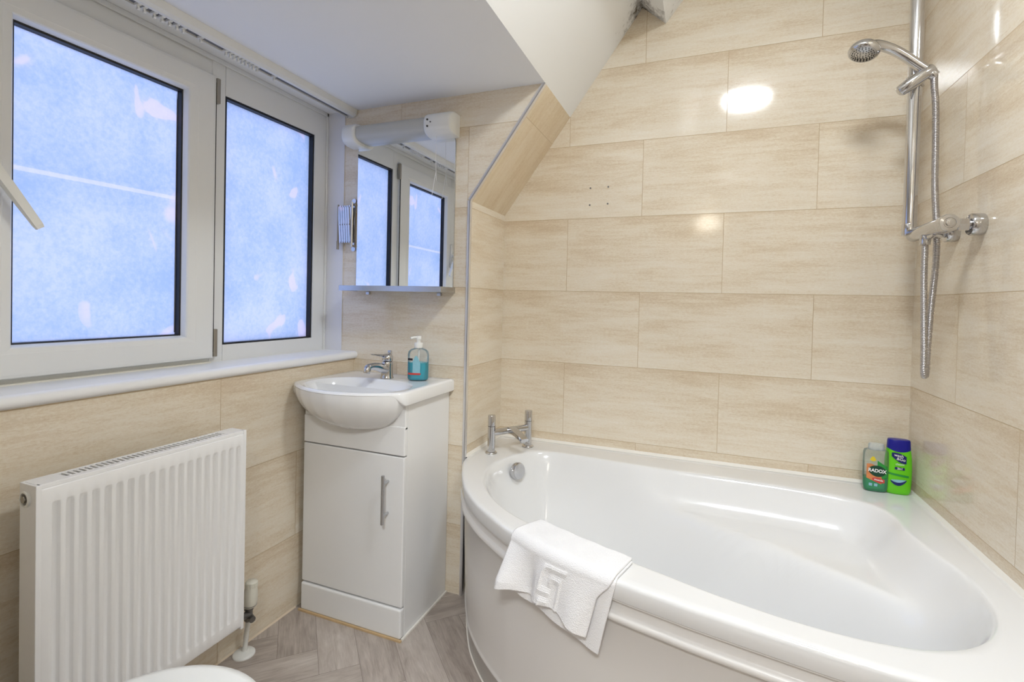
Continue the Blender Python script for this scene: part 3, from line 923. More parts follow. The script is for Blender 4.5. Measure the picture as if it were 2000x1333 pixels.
bm = bmesh.new(); cyl(bm, (tx - 0.0053, ty - 0.108, ZB + 0.050), (tx - 0.0058, ty - 0.114, ZB + 0.030), 0.0120, 0.0115, 24, bev=0.001)
part('aerator', bm, 'chrome', t, smooth=True, angle=40)
bm = bmesh.new()
lathe(bm, (tx, ty, ZB + 0.0625), (0, 0.08, 1), [(0.0175, 0), (0.0200, 0.003), (0.0205, 0.012), (0.0195, 0.021), (0.013, 0.027), (0.0, 0.029)], 32, False)
lp = []
for s, w, h in ((0.0, 0.013, 0.006), (0.35, 0.0115, 0.0045), (0.8, 0.0105, 0.003), (1.0, 0.0085, 0.002)):
    c = Vector((tx - 0.004 * s, ty - 0.005 - 0.078 * s, ZB + 0.083 + 0.012 * s))
    lp.append([(c.x - w, c.y, c.z), (c.x - w * 0.7, c.y, c.z + h), (c.x + w * 0.7, c.y, c.z + h), (c.x + w, c.y, c.z), (c.x + w * 0.7, c.y, c.z - h), (c.x - w * 0.7, c.y, c.z - h)])
V, fs = ring_loft(bm, lp, True); bm.faces.new(list(reversed(V[0])))
bx(bm, tx - 0.009, tx + 0.009, ty + 0.012, ty + 0.019, ZB + 0.075, ZB + 0.102, 0.003)
bmesh.ops.recalc_face_normals(bm, faces=bm.faces)
part('lever', bm, 'chrome', t, smooth=True, angle=50)

# soap bottle
sx, sy = -0.150, -0.438
t = thing('soap_dispenser', 'clear pump bottle half full of turquoise hand wash beside the basin tap', 'soap bottle', (sx, sy, ZB))
def oval_loops(profile, cx, cy, z0, n=48, p=0.8, rot=0.0):
    lps = []
    for w, d, h in profile:
        lp = []
        for i in range(n):
            a_ = 2 * pi * i / n; ca, sa = cos(a_), sin(a_)
            X = w * abs(ca) ** p * (1 if ca >= 0 else -1); Y = d * abs(sa) ** p * (1 if sa >= 0 else -1)
            lp.append((cx + X * cos(rot) - Y * sin(rot), cy + X * sin(rot) + Y * cos(rot), z0 + h))
        lps.append(lp)
    return lps
def oval(bm, profile, cx, cy, z0, n=48, p=0.8, rot=0.0, cap=True):
    V, fs = ring_loft(bm, oval_loops(profile, cx, cy, z0, n, p, rot), cap)
    if cap: bm.faces.new(list(reversed(V[0])))
    bmesh.ops.recalc_face_normals(bm, faces=bm.faces)
    return bm
SR = 0.35
bm = bmesh.new()
oval(bm, [(0.031, 0.016, 0.0), (0.036, 0.021, 0.003), (0.0385, 0.0235, 0.010), (0.0385, 0.0235, 0.095), (0.036, 0.022, 0.106), (0.027, 0.018, 0.114), (0.014, 0.014, 0.118), (0.013, 0.013, 0.122)], sx, sy, ZB, rot=SR)
sb = part('bottle', bm, 'clearplastic', t, smooth=True, angle=60)
bm = bmesh.new()
oval(bm, [(0.030, 0.015, 0.0012), (0.035, 0.0200, 0.004), (0.0373, 0.0223, 0.010), (0.0373, 0.0223, 0.066)], sx, sy, ZB, rot=SR)
part('liquid', bm, 'bluegel', t, smooth=True, angle=60)
bm = bmesh.new()
lathe(bm, (sx, sy, ZB + 0.119), (0, 0, 1), [(0.0150, 0), (0.0155, 0.002), (0.0155, 0.017), (0.0140, 0.019), (0.0070, 0.020), (0.0070, 0.030), (0.0095, 0.031), (0.0095, 0.042), (0.0080, 0.044), (0, 0.044)], 28, False)
tube(bm, [(sx, sy, ZB + 0.157), (sx - 0.010, sy - 0.014, ZB + 0.158), (sx - 0.018, sy - 0.026, ZB + 0.155)], 0.0045, 12)
part('pump', bm, 'wplastic', t, smooth=True, angle=45)
bm = bmesh.new(); cyl(bm, (sx, sy, ZB + 0.012), (sx + 0.002, sy, ZB + 0.119), 0.0030, n=12)
part('dip_tube', bm, 'wplastic', t, smooth=True, angle=45)
def curved_label(bm, w0, w1, z0, z1, cx, cy, W_, D_, rot, off=0.0006, p=0.8, n=14, shape=None):
    """a thin shell lying on the front of an oval bottle between two x-fractions"""
    vs = []
    for i in range(n + 1):
        X = w0 + (w1 - w0) * i / n
        ca = (abs(X) / W_) ** (1 / p); sa = sqrt(max(0, 1 - min(1, ca * ca)))
        Y = -(D_ * sa ** p) - off
        px = cx + X * cos(rot) - Y * sin(rot); py = cy + X * sin(rot) + Y * cos(rot)
        if shape: a0, a1 = shape(i / n)
        else: a0, a1 = z0, z1
        vs.append((bm.verts.new((px, py, a0)), bm.verts.new((px, py, a1))))
    for a, b in zip(vs, vs[1:]):
        bm.faces.new((a[0], b[0], b[1], a[1]))
bm = bmesh.new(); curved_label(bm, -0.016, 0.012, ZB + 0.028, ZB + 0.090, sx, sy, 0.0385, 0.0235, SR, shape=lambda s: (ZB + 0.026, ZB + 0.070 + 0.022 * sin(pi * min(1, s * 1.1))))
lb = part('label', bm, 'label_pale', t)
bm = bmesh.new(); curved_label(bm, -0.036, -0.016, ZB + 0.074, ZB + 0.082, sx, sy, 0.0385, 0.0235, SR, off=0.001)
part('label_block', bm, 'label_black', t)
bm = bmesh.new(); curved_label(bm, -0.034, 0.014, ZB + 0.022, ZB + 0.029, sx, sy, 0.0385, 0.0235, SR, off=0.001)
part('label_stripe', bm, 'label_red', t)

# ---------------------------------------------------------------- mirror, shelf, shaver light, extending arm
t = thing('wall_mirror', 'frameless bathroom mirror with rounded upper corners on the tiled wall above the basin', 'mirror', (-0.285, -0.345, 1.167))
MX0, MX1, MZ0, MZ1 = -0.512, -0.062, 1.166, 1.768
def rounded(x0, x1, z0, z1, r):
    pts = [(x0, z0), (x1, z0)]
    for i in range(9):
        a_ = (pi / 2) * i / 8; pts.append((x1 - r + r * cos(a_), z1 - r + r * sin(a_)))
    for i in range(9):
        a_ = pi / 2 + (pi / 2) * i / 8; pts.append((x0 + r + r * cos(a_), z1 - r + r * sin(a_)))
    return pts
bm = bmesh.new(); prism(bm, rounded(MX0, MX1, MZ0, MZ1, 0.060), 'y', YD, -0.3470)
part('backing', bm, 'alu', t)
bm = bmesh.new(); prism(bm, rounded(MX0 + 0.0015, MX1 - 0.0015, MZ0, MZ1 - 0.0015, 0.059), 'y', -0.3470, -0.3485)
part('glass', bm, 'mirror', t)
bm = bmesh.new(); cyl(bm, (-0.150, -0.3485, 1.735), (-0.150, -0.3505, 1.735), 0.004, n=16)
part('mirror_screw', bm, 'steel', t)

t = thing('mirror_shelf', 'slim silver shelf along the lower edge of the bathroom mirror', 'shelf', (-0.285, -0.38, 1.145))
part('glass_plate', box(-0.508, -0.058, -0.446, YD, 1.1510, 1.1570), 'shelfglass', t)
bm = bmesh.new(); bx(bm, -0.511, -0.055, -0.450, -0.446, 1.1445, 1.1655, 0.001)
bx(bm, -0.511, -0.508, -0.4461, YD, 1.1445, 1.1655, 0.001); bx(bm, -0.058, -0.055, -0.4461, YD, 1.1445, 1.1655, 0.001)
part('edge_rail', bm, 'alu', t)
for x in (-0.45, -0.12): part('bracket', box(x - 0.008, x + 0.008, -0.352, YD, 1.132, 1.1445, 0.001), 'alu', t)

t = thing('shaver_light', 'white strip shaver light with grey diffuser and round end caps above the mirror', 'wall light', (-0.29, -0.35, 1.77))
def dsec(bm, x0, x1, r, zc, dep, n=20, mat=0, bulge=0.0):
    loops = []
    xs = [x0, x0 + 0.004, x0 + 0.012, x1 - 0.012, x1 - 0.004, x1] if bulge else [x0, x1]
    sc = [0.90, 0.965, 1.0, 1.0, 0.965, 0.90] if bulge else [1, 1]
    for x, k in zip(xs, sc):
        lp = []
        for i in range(n + 1):
            a_ = -pi / 2 + pi * i / n
            lp.append((x, YD - dep * k * max(0, cos(a_)) ** 0.55, zc + r * k * (abs(sin(a_)) ** 0.75) * (1 if a_ > 0 else -1)))
        loops.append(lp)
    V = [[bm.verts.new(c) for c in lp] for lp in loops]
    m = n + 1
    for a, b in zip(V, V[1:]):
        for i in range(m):
            bm.faces.new((a[i], a[(i + 1) % m], b[(i + 1) % m], b[i]))
    bm.faces.new(V[0]); bm.faces.new(list(reversed(V[-1])))
    bmesh.ops.recalc_face_normals(bm, faces=bm.faces)
bm = bmesh.new(); dsec(bm, -0.166, -0.050, 0.0440, 1.771, 0.075, bulge=1)
rc = part('end_cap', bm, 'wplastic', t, smooth=True, angle=50)
bm = bmesh.new(); dsec(bm, -0.545, -0.480, 0.0440, 1.771, 0.075, bulge=1)
part('end_cap', bm, 'wplastic', t, smooth=True, angle=50)
bm = bmesh.new(); dsec(bm, -0.482, -0.164, 0.0330, 1.774, 0.066)
part('diffuser', bm, 'diffuser', t, smooth=True, angle=50)
bm = bmesh.new()
for (x, z) in ((-0.146, 1.782), (-0.146, 1.758), (-0.133, 1.772)):
    cyl(bm, (x, -0.4140, z), (x, -0.4185, z), 0.0036 if x < -0.14 else 0.0024, n=14)
part('shaver_socket', bm, 'dark', rc)
bm = bmesh.new(); tube(bm, spline([(-0.125, -0.385, 1.730), (-0.124, -0.386, 1.62), (-0.118, -0.388, 1.56)], 8), 0.0008, 6)
tube(bm, spline([(-0.122, -0.385, 1.60), (-0.128, -0.386, 1.57), (-0.138, -0.386, 1.51)], 6), 0.0008, 6)
part('pull_cord', bm, 'label_white', t)

t = thing('extending_mirror_arm', 'folded chrome scissor arm of an extending mirror between window and wall mirror', 'mirror arm', (-0.538, -0.36, 1.41))
ax_ = -0.526
bm = bmesh.new()
bx(bm, ax_ - 0.007, ax_ + 0.007, -0.349, YD, 1.312, 1.520, 0.002)
for z in (1.318, 1.514): cyl(bm, (ax_, YD, z), (ax_, -0.351, z), 0.010, n=20)
cyl(bm, (ax_, -0.362, 1.325), (ax_, -0.362, 1.508), 0.0045, n=16)
for z in (1.33, 1.50): cyl(bm, (ax_, -0.345, z), (ax_, -0.364, z), 0.005, n=14)
part('wall_bar', bm, 'chrome', t, smooth=True, angle=45)
bm = bmesh.new()
for i in range(5):
    x0 = ax_ - 0.008 - 0.0115 * i
    for sgn in (-1, 1):
        za, zb = (1.345, 1.492) if sgn > 0 else (1.492, 1.345)
        yo = -0.364 - 0.0016 * sgn
        a = Vector((x0, yo, za)); b = Vector((x0 - 0.0105, yo, zb)); d = (b - a).normalized(); s_ = Vector((-d.z, 0, d.x)) * 0.0048
        vs = []
        for yy in (yo - 0.0008, yo + 0.0008):
            for c in (a + s_, a - s_, b - s_, b + s_): vs.append(bm.verts.new((c.x, yy, c.z)))
        for f in ((0, 1, 2, 3), (7, 6, 5, 4), (0, 4, 5, 1), (1, 5, 6, 2), (2, 6, 7, 3), (3, 7, 4, 0)): bm.faces.new([vs[k] for k in f])
    for z in (1.345, 1.418, 1.492):
        xx_ = x0 - (0.005 if z == 1.418 else 0.0)
        cyl(bm, (xx_, -0.368, z), (xx_, -0.359, z), 0.0035, n=10)
bmesh.ops.recalc_face_normals(bm, faces=bm.faces)
part('scissor_links', bm, 'chrome', t)
bm = bmesh.new()
cyl(bm, (ax_ - 0.068, -0.364, 1.322), (ax_ - 0.068, -0.364, 1.500), 0.0034, n=14)
cyl(bm, (ax_ - 0.068, -0.364, 1.316), (ax_ - 0.068, -0.364, 1.350), 0.0052, n=14)
part('end_rod', bm, 'steel', t, smooth=True, angle=45)

# ---------------------------------------------------------------- bath
t = thing('corner_bath', 'large white offset corner bathtub with moulded seat and curved side panel', 'bathtub', (0.75, -0.5, 0.0))
ZR = 0.527
front = [(XR - .001, -1.050), (1.30, -1.045), (1.165, -1.036), (1.058, -1.023), (0.9535, -1.006), (0.828, -0.984), (0.770, -0.971), (0.664, -0.946), (0.52, -0.900), (0.3827, -0.829),
         (0.322, -0.789), (0.2275, -0.712), (0.151, -0.630), (0.106, -0.564), (0.0587, -0.480), (0.030, -0.420), (0.0119, -0.376), (0.0035, -0.335)]
fs_ = [(p.x, p.y) for p in spline([(a, b, 0) for a, b in front], 6)]
outer = [(0.0015, -0.0015, 1), (XR - .001, -0.0015, 1)] + [(*fs_[0], 1)] + fs_[1:-1] + [(*fs_[-1], 1), (0.0015, -0.30)]
inner_c = [(0.680, -0.852), (0.866, -0.915), (1.006, -0.948), (1.125, -0.955), (1.228, -0.9345), (1.310, -0.880), (1.366, -0.793), (1.392, -0.690), (1.388, -0.585), (1.364, -0.490),
           (1.350, -0.390), (1.350, -0.290), (1.315, -0.215), (1.220, -0.172), (1.040, -0.153), (0.880, -0.150), (0.6755, -0.148), (0.485, -0.137), (0.310, -0.128), (0.215, -0.155), (0.160, -0.230),
           (0.130, -0.330), (0.132, -0.430), (0.165, -0.530), (0.230, -0.630), (0.345, -0.732), (0.50, -0.800)]
inner = [(p.x, p.y) for p in spline([(a, b, 0) for a, b in inner_c], 6, True)]
BC = Vector((0.78, -0.52))
TO, TI = star_rings(outer, inner, BC.x, BC.y, 300)
ridge = [(0.40, -0.10), (0.52, -0.135), (0.60, -0.165), (0.706, -0.215), (0.807, -0.270), (1.018, -0.388), (1.175, -0.486), (1.31, -0.585), (1.45, -0.70)]
def ridge_y(x):
    if x <= ridge[0][0]: return ridge[0][1] + (ridge[0][0] - x) * 0.2
    for a, b in zip(ridge, ridge[1:]):
        if x <= b[0]: return a[1] + (b[1] - a[1]) * (x - a[0]) / (b[0] - a[0])
    return ridge[-1][1]
def tub_z(p):
    d = dist_poly(p, inner)
    d2 = d * d / (d + 0.018)
    ch = 0.400 * (1 - (1 - min(1, d2 / 0.24)) ** 2.2)
    st = 0.100 * (1 - (1 - min(1, d2 / 0.075)) ** 1.8) + 0.010 * min(1, d / 0.3)
    r = (p.y - ridge_y(p.x)) * 0.86
    k = sm(-0.100, 0.008, r)
    k *= sm(0.45, 0.62, p.x)
    dep = ch * (1 - k) + min(st, ch) * k if ch > st else ch
    return ZR - 0.001 - dep
loops = []
def toward(pts, d):
    out = []
    for p in pts:
        v = (BC - p); out.append(p + v * (d / v.length))
    return out
loops.append(L3(toward(TO, 0.050), 0.480)); loops.append(L3(toward(TO, 0.006), 0.4845)); loops.append(L3(toward(TO, 0.002), 0.4850)); loops.append(L3(TO, 0.4875)); loops.append(L3(TO, ZR - 0.010))
loops.append(L3(toward(TO, 0.0012), ZR - 0.0055)); loops.append(L3(toward(TO, 0.004), ZR - 0.002)); loops.append(L3(toward(TO, 0.009), ZR))
T9 = toward(TO, 0.009)
for k in (0.8, 0.6, 0.4, 0.2, 0.08):
    loops.append([(a.x * k + b.x * (1 - k), a.y * k + b.y * (1 - k), ZR - 0.001 * (1 - k)) for a, b in zip(T9, TI)])
for s in [1.0, 0.994, 0.986, 0.976, 0.964, 0.95, 0.935, 0.918, 0.90, 0.88, 0.86, 0.838, 0.815, 0.79, 0.765, 0.74, 0.71, 0.68, 0.65, 0.615, 0.58, 0.54, 0.50, 0.455, 0.41, 0.36, 0.31, 0.26, 0.20, 0.14, 0.08, 0.02]:
    lp = []
    for b in TI:
        p = BC + (b - BC) * s
        lp.append((p.x, p.y, tub_z(p)))
    loops.append(lp)
bm = bmesh.new(); ring_loft(bm, loops, True)
bmesh.ops.recalc_face_normals(bm, faces=bm.faces)
shell = part('tub_shell', bm, 'acrylic', t, smooth=True, angle=62)
# side panel following the front curve
fc = [Vector((p[0], p[1])) for p in fs_]
def off_curve(pts, d, bot=0.0):
    out = []
    n = len(pts)
    for i in range(n):
        tg = (pts[min(i + 1, n - 1)] - pts[max(i - 1, 0)]).normalized()
        nn = Vector((tg.y, -tg.x))            # towards the bath
        nn = nn if nn.dot(BC - pts[i]) > 0 else -nn
        out.append(pts[i] + nn * d)
    return out
prof = [(0.006, 0.4848), (0.0035, 0.4842), (0.0030, 0.4825), (0.0040, 0.4805), (0.0085, 0.4790), (0.0095, 0.4770), (0.0100, 0.4580), (0.0090, 0.4555), (0.0020, 0.4530), (-0.0005, 0.4495), (-0.0012, 0.4450), (-0.0002, 0.4400), (0.0035, 0.4360), (0.0100, 0.4335), (0.0120, 0.4310), (0.0150, 0.30), (0.0200, 0.15), (0.0235, 0.090), (0.0225, 0.084),
        (0.0200, 0.081), (0.0205, 0.075), (0.0265, 0.070), (0.0300, 0.0)]
bm = bmesh.new(); V = []
for d, z in prof:
    V.append([bm.verts.new((max(p.x, 0.004), p.y, z)) for p in off_curve(fc, d)])
for a, b in zip(V, V[1:]):
    for i in range(len(a) - 1): bm.faces.new((a[i], a[i + 1], b[i + 1], b[i]))
bmesh.ops.recalc_face_normals(bm, faces=bm.faces)
pn = part('side_panel', bm, 'panel', t, smooth=True, angle=50)
md = pn.modifiers.new('thickness', 'SOLIDIFY'); md.thickness = 0.004; md.offset = -1
# overflow cover
ofp = Vector((0.172, -0.262)); e_ = 0.004
ofz = tub_z(ofp)
gx = (tub_z(ofp + Vector((e_, 0))) - tub_z(ofp - Vector((e_, 0)))) / (2 * e_); gy = (tub_z(ofp + Vector((0, e_))) - tub_z(ofp - Vector((0, e_)))) / (2 * e_)
on = Vector((-gx, -gy, 1)).normalized()
on = (on + Vector((0.9, -0.5, -0.1))).normalized()
bm = bmesh.new()
oc = Vector((0.190, -0.275, 0.482))
lathe(bm, oc - on * 0.010, on, [(0.030, 0), (0.031, 0.002), (0.031, 0.016), (0.028, 0.020), (0.010, 0.022), (0.0, 0.022)], 36, False)
part('overflow_cover', bm, 'chrome', t, smooth=True, angle=40)
# sealant along the walls
bm = bmesh.new()
prism(bm, [(0.0, ZR - 0.001), (0.0, ZR + 0.009), (-0.009, ZR - 0.001)], 'x', 0.002, XR)
struct(finish('trim_7', bm, 'sealant'))
bm = bmesh.new()
prism(bm, [(XR, ZR - 0.001), (XR - 0.009, ZR - 0.001), (XR, ZR + 0.009)], 'y', -1.05, 0.0)
struct(finish('trim_8', bm, 'sealant'))
bm = bmesh.new()
prism(bm, [(0.0, ZR - 0.001), (0.009, ZR - 0.001), (0.0, ZR + 0.009)], 'y', -0.335, 0.0)
struct(finish('trim_9', bm, 'sealant'))
bm = bmesh.new(); ff = off_curve(fc, 0.026); ff2 = off_curve(fc, 0.034)
V1 = [bm.verts.new((max(p.x, 0.001), p.y, 0.0008)) for p in ff]; V2 = [bm.verts.new((max(p.x, 0.003), p.y, 0.006)) for p in ff2]
for i in range(len(ff) - 1): bm.faces.new((V1[i], V1[i + 1], V2[i + 1], V2[i]))
struct(finish('trim_10', bm, 'sealant'))

# bath mixer tap
A1 = Vector((0.0685, -0.250, ZR)); A2 = Vector((0.1680, -0.104, ZR))
t = thing('bath_tap', 'chrome twin pillar bath mixer tap standing on the rim at the narrow end', 'tap', tuple((A1 + A2) / 2))
for A in (A1, A2):
    bm = bmesh.new()
    lathe(bm, A, (0, 0, 1), [(0.0235, 0), (0.0235, 0.002), (0.021, 0.005), (0.0155, 0.006), (0.0150, 0.0065), (0.0150, 0.104), (0.0145, 0.1045)], 36, True)
    pl = part('pillar', bm, 'chrome', t, smooth=True, angle=40)
    bm = bmesh.new()
    lathe(bm, A + Vector((0, 0, 0.1055)), (0, 0, 1), [(0.0142, 0), (0.0150, 0.0008), (0.0150, 0.040), (0.0143, 0.0415), (0.0, 0.042)], 36, False)
    part('tap_handle', bm, 'chrome', pl, smooth=True, angle=40)
dv = (A2 - A1).normalized(); mid = (A1 + A2) / 2 + Vector((0, 0, 0.078))
bm = bmesh.new(); cyl(bm, A1 + Vector((0, 0, 0.078)), A2 + Vector((0, 0, 0.078)), 0.0130, n=28)
part('crossbar', bm, 'chrome', t, smooth=True, angle=40)
od = Vector((dv.y, -dv.x, 0))
bm = bmesh.new(); lp = []
for s, w, h, dz in ((0.0, 0.018, 0.0120, 0.0), (0.018, 0.0175, 0.010, 0.001), (0.05, 0.0175, 0.0080, -0.006), (0.085, 0.0175, 0.0070, -0.016), (0.098, 0.0170, 0.0060, -0.021)):
    c = mid + od * s + Vector((0, 0, dz + 0.002))
    lp.append([c - dv * w + Vector((0, 0, h)), c + dv * w + Vector((0, 0, h)), c + dv * w - Vector((0, 0, h)), c - dv * w - Vector((0, 0, h))])
V, fs = ring_loft(bm, lp, True); bm.faces.new(list(reversed(V[0])))
es = [e for e in bm.edges if abs((e.verts[0].co - e.verts[1].co).normalized().dot(od)) > 0.7]
bmesh.ops.bevel(bm, geom=es, offset=0.0025, segments=2, affect='EDGES')
c = mid + od * 0.086 + Vector((0, 0, -0.018))
cyl(bm, c, c + Vector((0, 0, -0.012)), 0.0105, n=20)
bmesh.ops.recalc_face_normals(bm, faces=bm.faces)
part('spout', bm, 'chrome', t, smooth=True, angle=40)

# ---------------------------------------------------------------- bottles on the bath corner
def font_front(body, size, mat, parent, x, y, z, name='lettering', tilt=0.0, bold=0.0, sx=1.0):
    off = Vector((0, 0, 0)); p = parent
    while p is not None: off += p.location; p = p.parent
    return text_mesh(body, size, mat, parent, Vector((x, y, z)) - off, (pi / 2, tilt, 0), name, 0.0002, bold, sx)
gx_, gy_ = 1.4215, -0.067
t = thing('shampoo_bottle', 'lime green shampoo bottle with navy blue cap in the bath corner', 'bottle', (gx_, gy_, ZR))
GW = [(0.028, 0.014, 0.0), (0.032, 0.017, 0.003), (0.0345, 0.0185, 0.012), (0.0362, 0.0195, 0.040), (0.0365, 0.0195, 0.080), (0.0352, 0.0190, 0.115), (0.0318, 0.0178, 0.143), (0.0290, 0.0165, 0.152)]
bm = bmesh.new(); oval(bm, GW, gx_, gy_, ZR, p=0.75)
part('bottle', bm, 'lime', t, smooth=True, angle=60)
bm = bmesh.new()
lps = oval_loops([(0.0318, 0.0182, 0.146), (0.0312, 0.0180, 0.154), (0.0302, 0.0174, 0.171), (0.0287, 0.0162, 0.1745), (0.024, 0.0120, 0.1758)], gx_, gy_, ZR, p=0.75)
lps[0] = [(x, y, z - 0.009 * (1 - min(1, abs(x - gx_) / 0.0315) ** 2) * (1 if y < gy_ else 1)) for (x, y, z) in lps[0]]
V, fs = ring_loft(bm, lps, True); bmesh.ops.recalc_face_normals(bm, faces=bm.faces)
part('cap', bm, 'navy', t, smooth=True, angle=50)
def lab(parent, mat, x0, x1, cx, cy, W_, D_, shape, off, name='label', p=0.75):
    bm = bmesh.new(); curved_label(bm, x0, x1, 0, 0, cx, cy, W_, D_, 0, off=off, p=p, n=24, shape=shape)
    return part(name, bm, mat, parent)
b0 = ZR - 0.007
lab(t, 'label_navy', -0.023, 0.016, gx_, gy_, 0.036, 0.0200, lambda s: (b0 + 0.129 - 0.022 * s - 0.006 * sin(pi * s) + 0.001, b0 + 0.141 - 0.010 * s ** 1.5 + 0.003 * sin(pi * s)), 0.0010, 'logo_patch')
font_front('wash', 0.0125, 'label_white', t, gx_ - 0.005, gy_ - 0.0225, b0 + 0.1335, tilt=0.16, bold=0.0001)
font_front('&Go', 0.0125, 'label_white', t, gx_ + 0.001, gy_ - 0.0225, b0 + 0.1220, tilt=0.16, bold=0.0001)
lab(t, 'label_navy', -0.014, 0.012, gx_, gy_, 0.036, 0.0200, lambda s: (b0 + 0.0885 - 0.001 * s, b0 + 0.0965 - 0.001 * s), 0.0010, 'label_block')
font_front('2in1', 0.0085, 'label_white', t, gx_ - 0.001, gy_ - 0.0222, b0 + 0.0922, bold=0.0002)
font_front('classic', 0.0095, 'label_white', t, gx_ - 0.001, gy_ - 0.0218, b0 + 0.106)
lab(t, 'label_mid', -0.030, 0.024, gx_, gy_, 0.0366, 0.0200, lambda s: (b0 + 0.071 - 0.007 * s, b0 + 0.077 - 0.006 * s), 0.0008, 'label_stripe')
lab(t, 'label_navy', -0.024, 0.018, gx_, gy_, 0.0366, 0.0200, lambda s: (b0 + 0.050 - 0.015 * sin(pi * s) ** 0.8 + 0.004 * s, b0 + 0.053 - 0.008 * sin(pi * s) ** 0.8 + 0.004 * s), 0.0009, 'swoosh')
lab(t, 'label_pale', -0.022, 0.017, gx_, gy_, 0.0366, 0.0200, lambda s: (b0 + 0.053 - 0.008 * sin(pi * s) ** 0.8 + 0.004 * s, b0 + 0.0545 + 0.001 * sin(pi * s) + 0.002 * s), 0.0008, 'swoosh')

b0 = ZR
rx_, ry_ = 1.3600, -0.072
t = thing('shower_gel_bottle', 'clear shower gel bottle part filled with green gel beside the lime bottle', 'bottle', (rx_, ry_, ZR))
RW = [(0.0270, 0.012, 0.0), (0.0310, 0.0155, 0.003), (0.0335, 0.0175, 0.015), (0.0352, 0.0185, 0.060), (0.0355, 0.0185, 0.095), (0.0345, 0.0180, 0.125), (0.0320, 0.0170, 0.1335), (0.0265, 0.0150, 0.136)]
bm = bmesh.new(); oval(bm, RW, rx_, ry_, ZR, p=0.75)
part('bottle', bm, 'clearplastic', t, smooth=True, angle=60)
bm = bmesh.new(); oval(bm, [(0.0262, 0.0112, 0.001), (0.0300, 0.0145, 0.004), (0.0325, 0.0165, 0.015), (0.0338, 0.0172, 0.045)], rx_, ry_, ZR, p=0.75)
part('gel', bm, 'greengel', t, smooth=True, angle=60)
bm = bmesh.new(); oval(bm, [(0.0220, 0.0145, 0.1350), (0.0215, 0.0142, 0.150), (0.0195, 0.0125, 0.1545)], rx_, ry_, ZR, p=0.8)
part('cap', bm, 'clearcap', t, smooth=True, angle=50)
lab(t, 'label_orange', -0.028, 0.012, rx_, ry_, 0.0355, 0.0185, lambda s: (b0 + 0.040 - 0.012 * s + 0.004 * (1 - s), b0 + 0.090 + 0.012 * sin(pi * s) - 0.028 * s), 0.0008, 'label')
lab(t, 'label_mid', 0.000, 0.029, rx_, ry_, 0.0355, 0.0185, lambda s: (b0 + 0.040 + 0.010 * s, b0 + 0.104 - 0.020 * s), 0.0006, 'label')
lab(t, 'label_yellow', -0.020, -0.004, rx_, ry_, 0.0355, 0.0185, lambda s: (b0 + 0.104 - 0.004 * sin(pi * s), b0 + 0.106 + 0.010 * sin(pi * s)), 0.0010, 'label_flash')
lab(t, 'label_green', -0.024, 0.025, rx_, ry_, 0.0355, 0.0185, lambda s: (b0 + 0.072 - 0.003 * s - 0.019 * sin(pi * s) ** 0.5, b0 + 0.072 - 0.003 * s + 0.017 * sin(pi * s) ** 0.5), 0.0013, 'logo_patch')
font_front('RADOX', 0.0150, 'label_white', t, rx_ - 0.0005, ry_ - 0.0205, b0 + 0.0705, tilt=0.06, bold=0.0005, sx=0.92)
lab(t, 'label_red', -0.013, 0.021, rx_, ry_, 0.0355, 0.0185, lambda s: (b0 + 0.040 - 0.007 * s - 0.004 * sin(pi * s), b0 + 0.047 - 0.004 * s + 0.003 * sin(pi * s)), 0.0012, 'label_flash')
font_front('muscle', 0.0085, 'label_white', t, rx_ + 0.004, ry_ - 0.0203, b0 + 0.0415, tilt=0.12, bold=0.0002)
for xx in (-0.017, -0.003):
    lab(t, 'label_pale', xx - 0.0045, xx + 0.0045, rx_, ry_, 0.0350, 0.0180, lambda s: (b0 + 0.020, b0 + 0.029), 0.0012, 'label_block')

# ---------------------------------------------------------------- towel over the bath rim
t = thing('folded_towel', 'white terry towel with embossed key pattern hanging over the bath edge', 'towel', (0.53, -0.88, ZR))
key = ["1111111",
       "1000000",
       "1001111",
       "1001001",
       "1000001",
       "1111001",
       "0000001",
       "0111001",
       "0100001",
       "0111111",
       "0000000"]
def key_h(a, b):
    """a,b in 0..1 across / along one repeat"""
    i = int(a * 7); j = int(b * 11)
    if 0 <= i < 7 and 0 <= j < 11: return 1.0 if key[j][i] == '1' else 0.0
    return 0.0
arc = [fc[0]]; cum = [0.0]
for p in fc[1:]:
    cum.append(cum[-1] + (p - arc[-1]).length); arc.append(p)
def arc_n(i):
    tg = (arc[min(i + 3, len(arc) - 1)] - arc[max(i - 3, 0)]).normalized(); nn = Vector((tg.y, -tg.x))
    return nn if nn.dot(BC - arc[i]) > 0 else -nn
arc_ns = [arc_n(i) for i in range(len(arc))]
def at_arc(s):
    for i in range(len(cum) - 1):
        if cum[i + 1] >= s:
            tt = (s - cum[i]) / (cum[i + 1] - cum[i])
            return arc[i].lerp(arc[i + 1], tt), arc_ns[i].lerp(arc_ns[i + 1], tt).normalized()
    return arc[-1], Vector((1, 0))
def arc_of_x(x):
    for i in range(len(arc) - 1):
        if arc[i + 1].x <= x: return cum[i] + (arc[i].x - x) / (arc[i].x - arc[i + 1].x + 1e-9) * (cum[i + 1] - cum[i])
    return cum[-1]
sL, sR = arc_of_x(0.392), arc_of_x(0.668)       # arc parameter decreases to the right
